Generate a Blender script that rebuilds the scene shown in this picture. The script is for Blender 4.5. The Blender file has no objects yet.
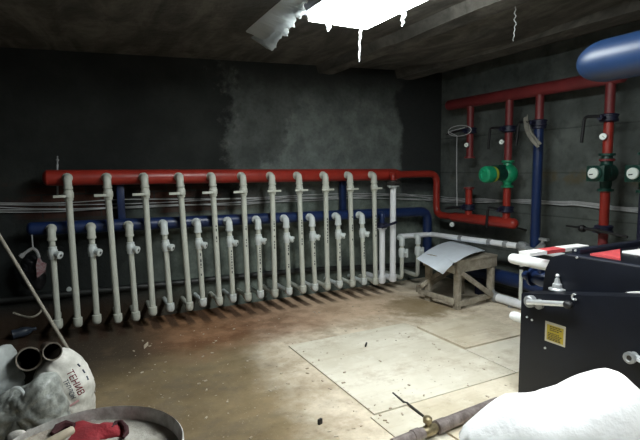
import bpy, bmesh, math, random
from mathutils import Vector, Matrix, noise
C = bpy.context.scene.collection
R = math.radians
random.seed(7)
V = Vector
FZ = -0.08          # floor height
YB = 5.35           # back wall
XR = 4.72           # right wall
CZ = 2.78           # ceiling

# ------------------------------------------------------------------ camera
YAW, PIT, ROLL, FL, CH = 0.4766829, 0.1067478, -0.0127636, 480.0, 1.5
_f = V((math.sin(YAW)*math.cos(PIT), math.cos(YAW)*math.cos(PIT), -math.sin(PIT)))
_r = V((math.cos(YAW), -math.sin(YAW), 0))
_u = _r.cross(_f)
_c, _s = math.cos(ROLL), math.sin(ROLL)
RIGHT, UP = _c*_r + _s*_u, -_s*_r + _c*_u
cam = bpy.data.cameras.new('camera')
cam.sensor_fit = 'HORIZONTAL'; cam.sensor_width = 36; cam.lens = FL/640*36
cam.clip_start = 0.02
co = bpy.data.objects.new('camera', cam); C.objects.link(co)
co.matrix_world = Matrix(((RIGHT.x, UP.x, -_f.x, 0), (RIGHT.y, UP.y, -_f.y, 0), (RIGHT.z, UP.z, -_f.z, CH), (0, 0, 0, 1)))
bpy.context.scene.camera = co

def at(px, py, axis, val):
    """survey point: where the sight line through a photograph pixel meets the plane axis=val"""
    d = RIGHT*((px-320)/FL) + UP*((220-py)/FL) + _f
    o = V((0, 0, CH)); i = 'xyz'.index(axis)
    return o + d*((val-o[i])/d[i])

def size_at(p, px):
    return px/FL*((p-V((0, 0, CH))).dot(_f))

# ------------------------------------------------------------------ materials
def mat(name, col, rough=.6, metal=0., var=.0, scale=6., col2=None, bump=0., bscale=40., detail=6, spec=.5, coat=0.):
    m = bpy.data.materials.new(name); m.use_nodes = True
    nt = m.node_tree; N = nt.nodes; L = nt.links; b = N['Principled BSDF']
    b.inputs['Roughness'].default_value = rough; b.inputs['Metallic'].default_value = metal
    b.inputs['Specular IOR Level'].default_value = spec
    b.inputs['Coat Weight'].default_value = coat
    b.inputs['Base Color'].default_value = (*col, 1)
    tc = N.new('ShaderNodeTexCoord')
    if col2 or var:
        n = N.new('ShaderNodeTexNoise'); n.inputs['Scale'].default_value = scale; n.inputs['Detail'].default_value = detail
        n.inputs['Roughness'].default_value = .65
        L.new(tc.outputs['Object'], n.inputs['Vector'])
        r = N.new('ShaderNodeValToRGB')
        c2 = col2 or tuple(x*(1-var) for x in col)
        r.color_ramp.elements[0].position = .38; r.color_ramp.elements[1].position = .64
        r.color_ramp.elements[0].color = (*c2, 1); r.color_ramp.elements[1].color = (*col, 1)
        L.new(n.outputs['Fac'], r.inputs['Fac']); L.new(r.outputs['Color'], b.inputs['Base Color'])
    if bump:
        n2 = N.new('ShaderNodeTexNoise'); n2.inputs['Scale'].default_value = bscale; n2.inputs['Detail'].default_value = 5
        L.new(tc.outputs['Object'], n2.inputs['Vector'])
        bp = N.new('ShaderNodeBump'); bp.inputs['Strength'].default_value = bump; bp.inputs['Distance'].default_value = .01
        L.new(n2.outputs['Fac'], bp.inputs['Height']); L.new(bp.outputs['Normal'], b.inputs['Normal'])
    return m

class NT:
    """small helper for hand written node trees"""
    def __init__(s, name):
        s.m = bpy.data.materials.new(name); s.m.use_nodes = True
        s.N = s.m.node_tree.nodes; s.L = s.m.node_tree.links; s.b = s.N['Principled BSDF']
        s.tc = s.N.new('ShaderNodeTexCoord').outputs['Object']
        sp = s.N.new('ShaderNodeSeparateXYZ'); s.L.new(s.tc, sp.inputs[0]); s.x, s.y, s.z = sp.outputs
    def noise(s, scale, detail=6, rough=.6, vec=None, dist=0.):
        n = s.N.new('ShaderNodeTexNoise'); n.inputs['Scale'].default_value = scale; n.inputs['Detail'].default_value = detail
        n.inputs['Roughness'].default_value = rough; n.inputs['Distortion'].default_value = dist
        s.L.new(vec or s.tc, n.inputs['Vector']); return n.outputs['Fac']
    def scaled(s, v3):
        n = s.N.new('ShaderNodeVectorMath'); n.operation = 'MULTIPLY'; s.L.new(s.tc, n.inputs[0]); n.inputs[1].default_value = v3
        return n.outputs[0]
    def math(s, op, a, b=0., c=0.):
        n = s.N.new('ShaderNodeMath'); n.operation = op
        for i, v in enumerate((a, b, c)):
            if isinstance(v, (int, float)): n.inputs[i].default_value = v
            else: s.L.new(v, n.inputs[i])
        return n.outputs[0]
    def step(s, v, a, b):        # smooth ramp 0..1 from a to b
        n = s.N.new('ShaderNodeMapRange'); n.interpolation_type = 'SMOOTHSTEP'
        s.L.new(v, n.inputs['Value']); n.inputs['From Min'].default_value = a; n.inputs['From Max'].default_value = b
        return n.outputs[0]
    def mix(s, f, a, b, mode='MIX'):
        n = s.N.new('ShaderNodeMix'); n.data_type = 'RGBA'; n.blend_type = mode
        if isinstance(f, (int, float)): n.inputs[0].default_value = f
        else: s.L.new(f, n.inputs[0])
        for i, v in ((6, a), (7, b)):
            if isinstance(v, tuple): n.inputs[i].default_value = (*v, 1)
            else: s.L.new(v, n.inputs[i])
        return n.outputs[2]
    def done(s, col, rough=.85, bump=None, strength=.3, dist=.01, spec=.3):
        s.L.new(col, s.b.inputs['Base Color'])
        if isinstance(rough, float): s.b.inputs['Roughness'].default_value = rough
        else: s.L.new(rough, s.b.inputs['Roughness'])
        s.b.inputs['Specular IOR Level'].default_value = spec
        if bump is not None:
            bp = s.N.new('ShaderNodeBump'); bp.inputs['Strength'].default_value = strength; bp.inputs['Distance'].default_value = dist
            s.L.new(bump, bp.inputs['Height']); s.L.new(bp.outputs['Normal'], s.b.inputs['Normal'])
        return s.m

M = {}
M['red'] = mat('red_paint', (.33, .028, .018), .38, var=.3, scale=3, bump=.05, bscale=60)
M['red_dark'] = mat('red_paint_dark', (.19, .024, .026), .5, var=.3, scale=4, bump=.05)  # darker, duller red used on the right wall
M['blue'] = mat('blue_paint', (.010, .027, .10), .36, var=.35, scale=3, bump=.05, bscale=60)
M['blue_tank'] = mat('blue_enamel', (.008, .028, .085), .42, var=.3, scale=3)
M['navy'] = mat('dark_blue_iron', (.012, .014, .04), .5, var=.3, scale=20)
M['ppr'] = mat('pale_grey_plastic', (.56, .58, .52), .5, var=.14, scale=5)
M['ppr_print'] = mat('black_print', (.06, .06, .06), .6)
M['ppr_white'] = mat('white_plastic', (.62, .67, .67), .45, var=.1, scale=9)
M['white_pipe'] = mat('white_pipe', (.84, .86, .90), .4, var=.1, scale=7)
M['insul'] = mat('white_insulation', (.86, .87, .88), .5, var=.06, scale=12)
M['grey_metal'] = mat('dull_grey_metal', (.42, .44, .46), .45, .6, var=.3, scale=25)
M['chrome'] = mat('chrome', (.8, .82, .85), .3, .7)
M['steel_dark'] = mat('dark_steel', (.06, .055, .05), .55, .5, var=.4, scale=30)
M['black_iron'] = mat('black_iron', (.012, .012, .014), .45, .2, var=.3, scale=20)
M['black_steel'] = mat('black_painted_steel', (.005, .0065, .012), .45, var=.35, scale=3, spec=.3)
M['black_edge'] = mat('dark_navy_steel', (.010, .013, .026), .4, var=.3, scale=5)
M['green'] = mat('green_enamel', (.008, .27, .125), .4, var=.3, scale=8)
M['green_dark'] = mat('dark_green_iron', (.005, .05, .036), .4, var=.4, scale=12)
M['yellow_green'] = mat('yellow_green_band', (.33, .36, .03), .5)
M['gauge'] = mat('white_gauge_face', (.72, .78, .74), .4)
M['cable'] = mat('white_cable', (.46, .47, .48), .5, var=.25, scale=9)
M['wood'] = mat('dusty_timber', (.40, .36, .29), .8, col2=(.24, .21, .165), scale=14, bump=.25, bscale=60)
M['sheet'] = mat('white_board', (.70, .76, .84), .6, var=.08, scale=7)
M['white_sheet'] = mat('white_fibre_sheet', (.8, .8, .8), .7)
M['stick'] = mat('pale_rod', (.33, .30, .25), .6, var=.3, scale=20)
M['drum'] = mat('zinc_rim', (.66, .66, .65), .6, 0, col2=(.30, .28, .26), scale=14, bump=.2)
M['red_cloth'] = mat('red_cloth', (.30, .016, .026), .85, var=.35, scale=16, bump=.3, bscale=90)
M['dark_cloth'] = mat('dark_maroon_cuff', (.05, .008, .012), .9, var=.3, scale=30, bump=.3)
M['handle'] = mat('pale_wooden_handle', (.55, .47, .36), .6, var=.2, scale=20)
M['rust_pipe'] = mat('brown_steel_pipe', (.19, .145, .12), .55, .3, col2=(.10, .07, .055), scale=18, bump=.1)
M['brass'] = mat('dull_brass', (.34, .28, .17), .4, .7, var=.35, scale=40)
M['steel_pipe'] = mat('weathered_steel_pipe', (.30, .26, .25), .5, .35, col2=(.15, .12, .115), scale=20)
M['bore'] = mat('dark_bore', (.012, .010, .009), .9)
M['pipe_rim'] = mat('pipe_rim', (.26, .23, .19), .5, .3, var=.3, scale=20)
M['yellow'] = mat('yellow_sticker', (.36, .27, .02), .6)
M['yellow_border'] = mat('pale_sticker_border', (.42, .40, .33), .6)
M['ink'] = mat('dark_ink', (.03, .026, .012), .7)
M['red_ink'] = mat('red_ink', (.30, .03, .05), .7, var=.4, scale=40)
M['blue_ink'] = mat('blue_grey_ink', (.13, .15, .20), .7, var=.4, scale=40)
M['pink'] = mat('faded_red_paint', (.62, .08, .09), .6, var=.25, scale=9)
M['pale_pink'] = mat('pale_pink_print', (.62, .36, .36), .7, var=.3, scale=40)
M['strap'] = mat('pale_grey_strap', (.30, .30, .31), .6, var=.3, scale=20)
M['fixture'] = mat('lamp_housing', (.25, .26, .30), .5, .3)
M['dust'] = mat('dust', (.2, .16, .12), .9)
M['black_plastic'] = mat('black_plastic_film', (.012, .012, .015), .35, var=.3, scale=14, bump=.4, bscale=25)
M['print_bag'] = mat('white_pink_printed_film', (.30, .28, .29), .5, col2=(.22, .09, .10), scale=40)
M['dark_drain'] = mat('dark_drain_pipe', (.02, .022, .022), .5, var=.3)
M['olive_sack'] = mat('dusty_olive_cloth', (.12, .12, .09), .9, col2=(.07, .07, .055), scale=9, bump=.4)

def translucent(name, col, rough, trans, var=.1, scale=10, bump=.4, bscale=22):
    m = mat(name, col, rough, var=var, scale=scale, bump=bump, bscale=bscale)
    N = m.node_tree.nodes; L = m.node_tree.links
    t = N.new('ShaderNodeBsdfTranslucent'); t.inputs['Color'].default_value = (*col, 1)
    mx = N.new('ShaderNodeMixShader'); mx.inputs[0].default_value = trans
    L.new(N['Principled BSDF'].outputs[0], mx.inputs[1]); L.new(t.outputs[0], mx.inputs[2])
    L.new(mx.outputs[0], N['Material Output'].inputs['Surface'])
    return m
M['film'] = translucent('torn_white_film', (.82, .85, .86), .5, .5)
M['film_bag'] = translucent('milky_plastic_bag', (.62, .66, .66), .3, .25, var=.3, scale=9, bump=.8, bscale=16)
M['grey_bag'] = translucent('dirty_clear_bag', (.60, .63, .60), .3, .15, var=.72, scale=11, bump=.9, bscale=18)
M['bottle'] = translucent('bluish_plastic', (.07, .09, .13), .3, .3)

def emis(name, col, st):
    m = bpy.data.materials.new(name); m.use_nodes = True
    b = m.node_tree.nodes['Principled BSDF']
    b.inputs['Base Color'].default_value = (.8, .8, .8, 1)
    b.inputs['Emission Color'].default_value = (*col, 1); b.inputs['Emission Strength'].default_value = st
    return m
M['tube'] = emis('lamp_diffuser', (.94, 1., .975), 13.0)

# back wall: sooty concrete with a grey plaster patch and brick showing behind the pipes
t = NT('back_wall_concrete')
n1 = t.noise(1.3, 8); n2 = t.noise(5, 8); n3 = t.noise(30, 5)
base = t.mix(t.step(n1, .35, .7), (.011, .0125, .012), (.025, .028, .026))
edge = t.math('ADD', t.x, t.math('MULTIPLY', t.math('SUBTRACT', t.noise(2.2, 8, .7), .5), .9))
pm = t.math('MULTIPLY', t.step(edge, 1.56, 1.70), t.step(t.math('ADD', t.z, t.math('MULTIPLY', n1, .5)), 3.0, 2.5))
patch = t.mix(t.step(n2, .35, .68), (.055, .062, .059), (.088, .098, .093))
edge2 = t.math('ADD', edge, t.math('MULTIPLY', t.z, -.45))
pm2 = t.step(edge2, 1.35, 1.5)
patch2 = t.mix(t.step(n2, .3, .7), (.095, .109, .104), (.165, .187, .178))
patch = t.mix(t.math('MULTIPLY', pm2, t.step(t.z, 2.75, 2.0)), patch, patch2)
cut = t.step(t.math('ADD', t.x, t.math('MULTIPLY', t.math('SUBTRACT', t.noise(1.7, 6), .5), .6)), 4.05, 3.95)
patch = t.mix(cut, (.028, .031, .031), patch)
col = t.mix(pm, base, patch)
# lime bloom on the edge of the patch
bl = t.math('MULTIPLY', t.math('MULTIPLY', t.step(edge, 1.50, 1.60), t.step(edge, 1.75, 1.64)), t.step(t.noise(6, 4), .45, .7))
col = t.mix(t.math('MULTIPLY', bl, .45), col, (.22, .23, .21))
# lower, damp part of the wall
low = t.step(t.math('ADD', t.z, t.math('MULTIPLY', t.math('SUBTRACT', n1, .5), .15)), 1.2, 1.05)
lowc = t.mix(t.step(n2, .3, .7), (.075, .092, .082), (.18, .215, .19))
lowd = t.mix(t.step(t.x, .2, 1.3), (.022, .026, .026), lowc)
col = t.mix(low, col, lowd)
# strip of brown brick between the two headers
bk = t.N.new('ShaderNodeTexBrick'); bk.inputs['Scale'].default_value = 1.; bk.inputs['Brick Width'].default_value = .26; bk.inputs['Row Height'].default_value = .08
bk.inputs['Mortar Size'].default_value = .008
bk.inputs['Color1'].default_value = (.060, .026, .018, 1); bk.inputs['Color2'].default_value = (.036, .018, .014, 1); bk.inputs['Mortar'].default_value = (.03, .03, .028, 1)
cmb = t.N.new('ShaderNodeCombineXYZ'); t.L.new(t.x, cmb.inputs[0]); t.L.new(t.z, cmb.inputs[1]); t.L.new(cmb.outputs[0], bk.inputs['Vector'])
bm_ = t.math('MULTIPLY', t.math('MULTIPLY', t.step(t.z, 1.0, 1.05), t.step(t.z, 1.42, 1.38)), t.step(t.noise(1.6, 3), .62, .45))
bm_ = t.math('MULTIPLY', bm_, t.step(t.x, 2.4, 1.2))
col = t.mix(bm_, col, bk.outputs['Color'])
# rust coloured run at the wall foot on the left
rf = t.math('MULTIPLY', t.step(t.z, .30, .05), t.step(t.x, 1.9, .6))
col = t.mix(t.math('MULTIPLY', rf, .7), col, (.05, .026, .012))
col = t.mix(t.math('MULTIPLY', t.step(n3, .4, .75), .25), col, (.012, .013, .013))
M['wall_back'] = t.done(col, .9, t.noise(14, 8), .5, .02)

t = NT('right_wall_concrete')
n1 = t.noise(1.6, 8); n2 = t.noise(7, 8)
col = t.mix(t.step(n1, .35, .68), (.068, .078, .074), (.125, .140, .132))
col = t.mix(t.math('MULTIPLY', t.step(n2, .45, .7), .5), col, (.030, .033, .030))
# horizontal shuttering joints
w = t.math('FRACT', t.math('MULTIPLY', t.math('ADD', t.z, t.math('MULTIPLY', n1, .03)), 2.1))
col = t.mix(t.math('MULTIPLY', t.step(w, .05, .0), .6), col, (.02, .022, .02))
ochre = t.math('MULTIPLY', t.math('MULTIPLY', t.step(t.z, 1.25, 1.36), t.step(t.z, 1.5, 1.38)), t.step(t.noise(4, 5), .48, .62))
col = t.mix(t.math('MULTIPLY', ochre, .6), col, (.10, .075, .032))
M['wall_right'] = t.done(col, .9, t.noise(16, 8), .5, .02)

t = NT('dark_concrete')
col = t.mix(t.step(t.noise(2, 8), .35, .7), (.012, .013, .013), (.028, .03, .03))
M['wall_dark'] = t.done(col, .9, t.noise(12, 8), .5, .02)

t = NT('ceiling_concrete')
v = t.scaled((2.2, .7, 1.))
n1 = t.noise(1.4, 8, .65, v, 1.2); n2 = t.noise(9, 8)
col = t.mix(t.step(n1, .35, .7), (.050, .048, .043), (.135, .128, .113))
col = t.mix(t.math('MULTIPLY', t.step(n2, .45, .7), .4), col, (.03, .03, .028))
M['ceiling'] = t.done(col, .92, t.noise(8, 8), .6, .04)

# floor: dusty brown concrete, rust at the riser feet, dusty pale middle
t = NT('dusty_concrete_floor')
n1 = t.noise(1.1, 9, .68); n2 = t.noise(4.5, 9, .65); n3 = t.noise(22, 6, .7)
br = t.mix(t.step(n1, .3, .7), (.135, .098, .052), (.28, .21, .118))
br = t.mix(t.math('MULTIPLY', t.step(n2, .42, .68), .55), br, (.13, .105, .075))
pale = t.mix(t.step(n2, .3, .66), (.46, .375, .275), (.74, .655, .53))
ax = t.math('ADD', t.math('ADD', t.x, t.math('MULTIPLY', t.y, -.10)), t.math('MULTIPLY', t.math('SUBTRACT', t.noise(1.9, 8, .7), .5), 1.0))
pf = t.step(ax, .72, 1.35)
col = t.mix(pf, br, pale)
yn = t.math('ADD', t.y, t.math('MULTIPLY', t.math('SUBTRACT', t.noise(2.6, 7), .5), .7))
rs = t.math('MULTIPLY', t.step(yn, 3.75, 4.4), t.step(t.x, 4.1, 2.9))
rust = t.mix(t.step(n2, .35, .68), (.16, .068, .030), (.36, .185, .10))
rust = t.mix(t.step(t.x, 1.6, 2.9), rust, t.mix(t.step(n2, .3, .7), (.46, .315, .205), (.68, .49, .345)))
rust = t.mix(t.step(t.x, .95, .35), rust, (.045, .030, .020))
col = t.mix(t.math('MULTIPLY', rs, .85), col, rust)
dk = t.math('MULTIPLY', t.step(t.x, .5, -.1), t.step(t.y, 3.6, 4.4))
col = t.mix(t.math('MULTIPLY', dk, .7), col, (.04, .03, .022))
# shadow under every riser foot, painted into the floor colour
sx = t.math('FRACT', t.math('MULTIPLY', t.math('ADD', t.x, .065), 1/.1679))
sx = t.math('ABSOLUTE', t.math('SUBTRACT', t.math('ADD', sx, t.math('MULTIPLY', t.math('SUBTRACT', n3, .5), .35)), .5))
foot_shadow = t.math('MULTIPLY', t.step(sx, .33, .17), t.math('MULTIPLY', t.step(t.math('ADD', t.y, t.math('MULTIPLY', n3, .10)), 4.86, 5.02), t.step(t.x, 3.75, 3.6)))
col = t.mix(t.math('MULTIPLY', foot_shadow, .8), col, (.045, .022, .012))
# damp brown patch before the stool and dirt specks
dx = t.math('SUBTRACT', t.x, 3.45); dy = t.math('SUBTRACT', t.y, 4.25)
dd = t.math('SQRT', t.math('ADD', t.math('MULTIPLY', dx, dx), t.math('MULTIPLY', dy, dy)))
col = t.mix(t.math('MULTIPLY', t.step(t.math('ADD', dd, t.math('MULTIPLY', n2, .5)), .72, .5), .7), col, (.19, .135, .055))
col = t.mix(t.math('MULTIPLY', t.step(n3, .58, .72), .5), col, (.10, .07, .045))
n4 = t.noise(60, 4, .7)
col = t.mix(t.math('MULTIPLY', t.step(n4, .62, .70), .45), col, (.5, .44, .35))
sp = t.step(t.noise(3.1, 8, .75), .54, .66)
col = t.mix(t.math('MULTIPLY', sp, .30), col, (.17, .12, .07))
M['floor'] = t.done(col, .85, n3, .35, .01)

t = NT('dusty_plywood')
v = t.scaled((1.2, 9., 3.))
n1 = t.noise(1.6, 8, .6); n2 = t.noise(2.2, 7, .6, v); n3 = t.noise(26, 5)
col = t.mix(t.step(n1, .3, .7), (.58, .53, .43), (.74, .70, .60))
col = t.mix(t.math('MULTIPLY', t.step(n2, .45, .75), .3), col, (.46, .37, .26))
col = t.mix(t.math('MULTIPLY', t.step(n3, .62, .74), .45), col, (.25, .2, .14))
col = t.mix(t.math('MULTIPLY', t.step(t.noise(3.3, 9, .75), .50, .66), .38), col, (.36, .27, .17))
col = t.mix(t.math('MULTIPLY', t.step(t.noise(8, 8, .75), .54, .64), .3), col, (.78, .75, .68))
M['ply'] = t.done(col, .8, n3, .15, .005)
t = NT('plywood_warm')
n1 = t.noise(2.2, 8, .6); n3 = t.noise(26, 5); n2 = t.noise(2.4, 7, .6, t.scaled((1.2, 9., 3.)))
col = t.mix(t.step(n1, .3, .7), (.55, .48, .36), (.70, .63, .51))
col = t.mix(t.math('MULTIPLY', t.step(n2, .45, .75), .35), col, (.40, .29, .17))
col = t.mix(t.math('MULTIPLY', t.step(n3, .62, .74), .45), col, (.22, .17, .11))
col = t.mix(t.math('MULTIPLY', t.step(t.noise(3.3, 9, .75), .50, .66), .38), col, (.36, .27, .17))
col = t.mix(t.math('MULTIPLY', t.step(t.noise(8, 8, .75), .54, .64), .3), col, (.78, .75, .68))
M['ply_warm'] = t.done(col, .8, n3, .15, .005)

# woven sack cloth
def sackcloth(name, c1, c2):
    t = NT(name)
    w = t.N.new('ShaderNodeTexWave'); w.inputs['Scale'].default_value = 60; w.bands_direction = 'Z'; t.L.new(t.tc, w.inputs['Vector'])
    w2 = t.N.new('ShaderNodeTexWave'); w2.inputs['Scale'].default_value = 60; w2.bands_direction = 'X'; t.L.new(t.tc, w2.inputs['Vector'])
    n = t.noise(7, 7)
    col = t.mix(t.step(n, .35, .68), c2, c1)
    h = t.math('ADD', t.math('MULTIPLY', t.math('ADD', w.outputs['Fac'], w2.outputs['Fac']), .03), t.noise(11, 6))
    return t.done(col, .65, h, .45, .012)
M['sack'] = sackcloth('printed_woven_sack', (.82, .80, .76), (.50, .49, .45))
M['white_sack'] = mat('white_woven_sack', (.88, .89, .91), .7, var=.05, scale=9, bump=.35, bscale=30)
# wet plaster in the drum
t = NT('grey_plaster_slurry')
n1 = t.noise(9, 8, .7); n2 = t.noise(45, 6)
col = t.mix(t.step(n1, .3, .7), (.27, .25, .215), (.46, .44, .40))
left = t.step(t.math('ADD', t.x, t.math('MULTIPLY', n1, .15)), .02, -.08)
col = t.mix(t.math('MULTIPLY', left, .8), col, t.mix(t.step(n2, .4, .65), (.15, .09, .055), (.36, .31, .25)))
M['slurry'] = t.done(col, .7, n1, .5, .03)

# ------------------------------------------------------------------ mesh helpers
def fillet(pts, rad, n=6):
    pts = [V(p) for p in pts]; out = [pts[0]]
    for a, b, c in zip(pts, pts[1:], pts[2:]):
        u, w = (a-b), (c-b); r = min(rad, u.length*.49, w.length*.49)
        p, q = b+u.normalized()*r, b+w.normalized()*r
        for i in range(n+1):
            s = i/n; out.append((1-s)**2*p + 2*s*(1-s)*b + s*s*q)
    out.append(pts[-1]); return out

class MB:
    def __init__(s): s.bm = bmesh.new()
    def _ring(s, c, x, y, r, n): return [s.bm.verts.new(c + x*(r*math.cos(2*math.pi*i/n)) + y*(r*math.sin(2*math.pi*i/n))) for i in range(n)]
    def _skin(s, rings):
        for a, b in zip(rings, rings[1:]):
            n = len(a)
            for i in range(n): s.bm.faces.new((a[i], a[(i+1) % n], b[(i+1) % n], b[i]))
    def tube(s, pts, r, n=14, caps=True):
        pts = [V(p) for p in pts]; rr = r if isinstance(r, (list, tuple)) else [r]*len(pts)
        d = (pts[1]-pts[0]).normalized(); x = d.orthogonal().normalized(); rings = []
        for i, p in enumerate(pts):
            a = pts[min(i+1, len(pts)-1)]-pts[max(i-1, 0)]; a.normalize()
            x = (x-a*x.dot(a)).normalized(); y = a.cross(x)
            rings.append(s._ring(p, x, y, max(rr[i], 1e-4), n))
        s._skin(rings)
        if caps: s.bm.faces.new(rings[0][::-1]); s.bm.faces.new(rings[-1])
        return s
    def lathe(s, o, axis, prof, n=20):
        """prof: (distance along axis, radius)"""
        o, a = V(o), V(axis).normalized(); x = a.orthogonal().normalized(); y = a.cross(x)
        rings = [s._ring(o+a*h, x, y, max(r, 1e-4), n) for h, r in prof]
        s._skin(rings); s.bm.faces.new(rings[0][::-1]); s.bm.faces.new(rings[-1])
        return s
    def box(s, lo, hi, mtx=None):
        vs = [V((x, y, z)) for x in (lo[0], hi[0]) for y in (lo[1], hi[1]) for z in (lo[2], hi[2])]
        if mtx: vs = [mtx @ v for v in vs]
        v = [s.bm.verts.new(p) for p in vs]
        for f in ((0, 1, 3, 2), (4, 6, 7, 5), (0, 4, 5, 1), (2, 3, 7, 6), (0, 2, 6, 4), (1, 5, 7, 3)): s.bm.faces.new([v[i] for i in f])
        return s
    def beam(s, a, b, w, h, up=(0, 0, 1)):
        """rectangular bar from a to b, w across, h along up"""
        a, b = V(a), V(b); d = (b-a); l = d.length; d.normalize()
        y = V(up); y = (y-d*y.dot(d)).normalized(); x = y.cross(d)
        m = Matrix.Translation(a) @ Matrix((x, d, y)).transposed().to_4x4()
        return s.box((-w/2, 0, -h/2), (w/2, l, h/2), m)
    def prism(s, poly, ext):
        a = [s.bm.verts.new(V(p)) for p in poly]; b = [s.bm.verts.new(V(p)+V(ext)) for p in poly]; n = len(a)
        s.bm.faces.new(a); s.bm.faces.new(b[::-1])
        for i in range(n): s.bm.faces.new((a[i], b[i], b[(i+1) % n], a[(i+1) % n]))
        return s
    def ball(s, c, r, sc=(1, 1, 1), n=14):
        m = Matrix.Translation(V(c)) @ Matrix.Diagonal((*[r*k for k in sc], 1))
        bmesh.ops.create_uvsphere(s.bm, u_segments=n, v_segments=max(6, n*2//3), radius=1, matrix=m); return s
    def grid(s, fn, nu, nv, th=.0):
        """sheet of points fn(u,v); th gives it a thickness along its normals"""
        P = [[V(fn(i/nu, j/nv)) for j in range(nv+1)] for i in range(nu+1)]
        if th:
            Nn = [[((P[min(i+1, nu)][j]-P[max(i-1, 0)][j]).cross(P[i][min(j+1, nv)]-P[i][max(j-1, 0)])).normalized() for j in range(nv+1)] for i in range(nu+1)]
        A = [[s.bm.verts.new(p) for p in row] for row in P]
        for i in range(nu):
            for j in range(nv): s.bm.faces.new((A[i][j], A[i+1][j], A[i+1][j+1], A[i][j+1]))
        if th:
            B = [[s.bm.verts.new(P[i][j]-Nn[i][j]*th) for j in range(nv+1)] for i in range(nu+1)]
            for i in range(nu):
                for j in range(nv): s.bm.faces.new((B[i][j], B[i][j+1], B[i+1][j+1], B[i+1][j]))
            bd = [(i, 0) for i in range(nu)]+[(nu, j) for j in range(nv)]+[(i, nv) for i in range(nu, 0, -1)]+[(0, j) for j in range(nv, 0, -1)]
            for k in range(len(bd)):
                (i, j), (p, q) = bd[k], bd[(k+1) % len(bd)]
                s.bm.faces.new((A[i][j], B[i][j], B[p][q], A[p][q]))
        return s
    def build(s, name, m, parent=None, bevel=0., smooth=True, ang=38):
        bm = s.bm
        bmesh.ops.recalc_face_normals(bm, faces=bm.faces[:])
        if bevel:
            es = [e for e in bm.edges if len(e.link_faces) == 2 and e.calc_face_angle(0) > R(50)]
            bmesh.ops.bevel(bm, geom=es, offset=bevel, segments=2, affect='EDGES', profile=.6)
        off = V((0, 0, 0)); p = parent
        while p is not None: off += p.location; p = p.parent
        if parent is not None: bmesh.ops.translate(bm, verts=bm.verts[:], vec=-off)
        if smooth:
            for f in bm.faces: f.smooth = True
            for e in bm.edges:
                if len(e.link_faces) == 2 and e.calc_face_angle(0) > R(ang): e.smooth = False
        me = bpy.data.meshes.new(name); bm.to_mesh(me); bm.free()
        o = bpy.data.objects.new(name, me); C.objects.link(o)
        me.materials.append(m if not isinstance(m, str) else M[m])
        if parent is not None: o.parent = parent
        return o

def tag(o, label, cat, group=None, kind=None):
    o['label'] = label
    if cat: o['category'] = cat
    if group: o['group'] = group
    if kind: o['kind'] = kind
    return o
def thing(name, label, cat, loc, group=None):
    o = bpy.data.objects.new(name, None); C.objects.link(o); o.location = loc; o.empty_display_size = .1
    return tag(o, label, cat, group)
def struct(o): o['kind'] = 'structure'; return o
def dup(root, loc, label=None):
    r = root.copy(); C.objects.link(r); r.location = loc
    if label: r['label'] = label
    for ch in list(root.children):
        c = ch.copy(); C.objects.link(c); c.parent = r
        for g in list(ch.children):
            d = g.copy(); C.objects.link(d); d.parent = c
    return r
def ordinal(i): return ['first', 'second', 'third', 'fourth', 'fifth', 'sixth', 'seventh', 'eighth', 'ninth', 'tenth', 'eleventh'][i]
def nz(p, s=1., o=0.): return noise.noise(V(p)*s + V((o, o*1.7, -o)))

# ------------------------------------------------------------------ room shell
XL, YF, XE = -1.1, -1.2, XR
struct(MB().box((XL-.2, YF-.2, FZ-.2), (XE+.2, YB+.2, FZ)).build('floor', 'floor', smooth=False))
def cz(x): return 2.655+.034*x      # the slab falls a little to the left
struct(MB().prism([(XL-.2, YF-.2, cz(XL-.2)), (XE+.2, YF-.2, cz(XE+.2)), (XE+.2, YF-.2, CZ+.25), (XL-.2, YF-.2, CZ+.25)], (0, YB-YF+.4, 0)).build('ceiling', 'ceiling', smooth=False))
struct(MB().box((XL-.2, YB, FZ), (XE+.2, YB+.2, CZ+.1)).build('wall_back', 'wall_back', smooth=False))
struct(MB().box((XE, YF-.2, FZ), (XE+.2, YB, CZ+.1)).build('wall_right', 'wall_right', smooth=False))
struct(MB().box((XL-.2, YF-.2, FZ), (XL, YB, CZ+.1)).build('wall_left', 'wall_dark', smooth=False))
struct(MB().box((XL, YF-.2, FZ), (XE, YF, CZ+.1)).build('wall_front', 'wall_dark', smooth=False))
# downstand ribs of the slab, running towards the back wall
def rib(x0, x1, dz):
    m = MB()
    def f(u, v):
        y = YF + (YB-YF)*u; k = v
        prof = [(x0, CZ+.01), (x0+.05, CZ-dz), (x1-.05, CZ-dz), (x1, CZ+.01)]
        i = min(2, int(k*3)); s = k*3-i
        a, b = prof[i], prof[i+1]
        return (a[0]+(b[0]-a[0])*s + .03*nz((y, k, 0), 1.5), y, a[1]+(b[1]-a[1])*s + (.02*nz((y*1.3, k*3, 3), 2) if 0 < k < 1 else 0))
    m.grid(f, 30, 9)
    return struct(m.build('trim_ceiling', 'ceiling'))
RIBS = [rib(2.72, 3.02, .12), rib(3.9, 4.25, .10)]

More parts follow.
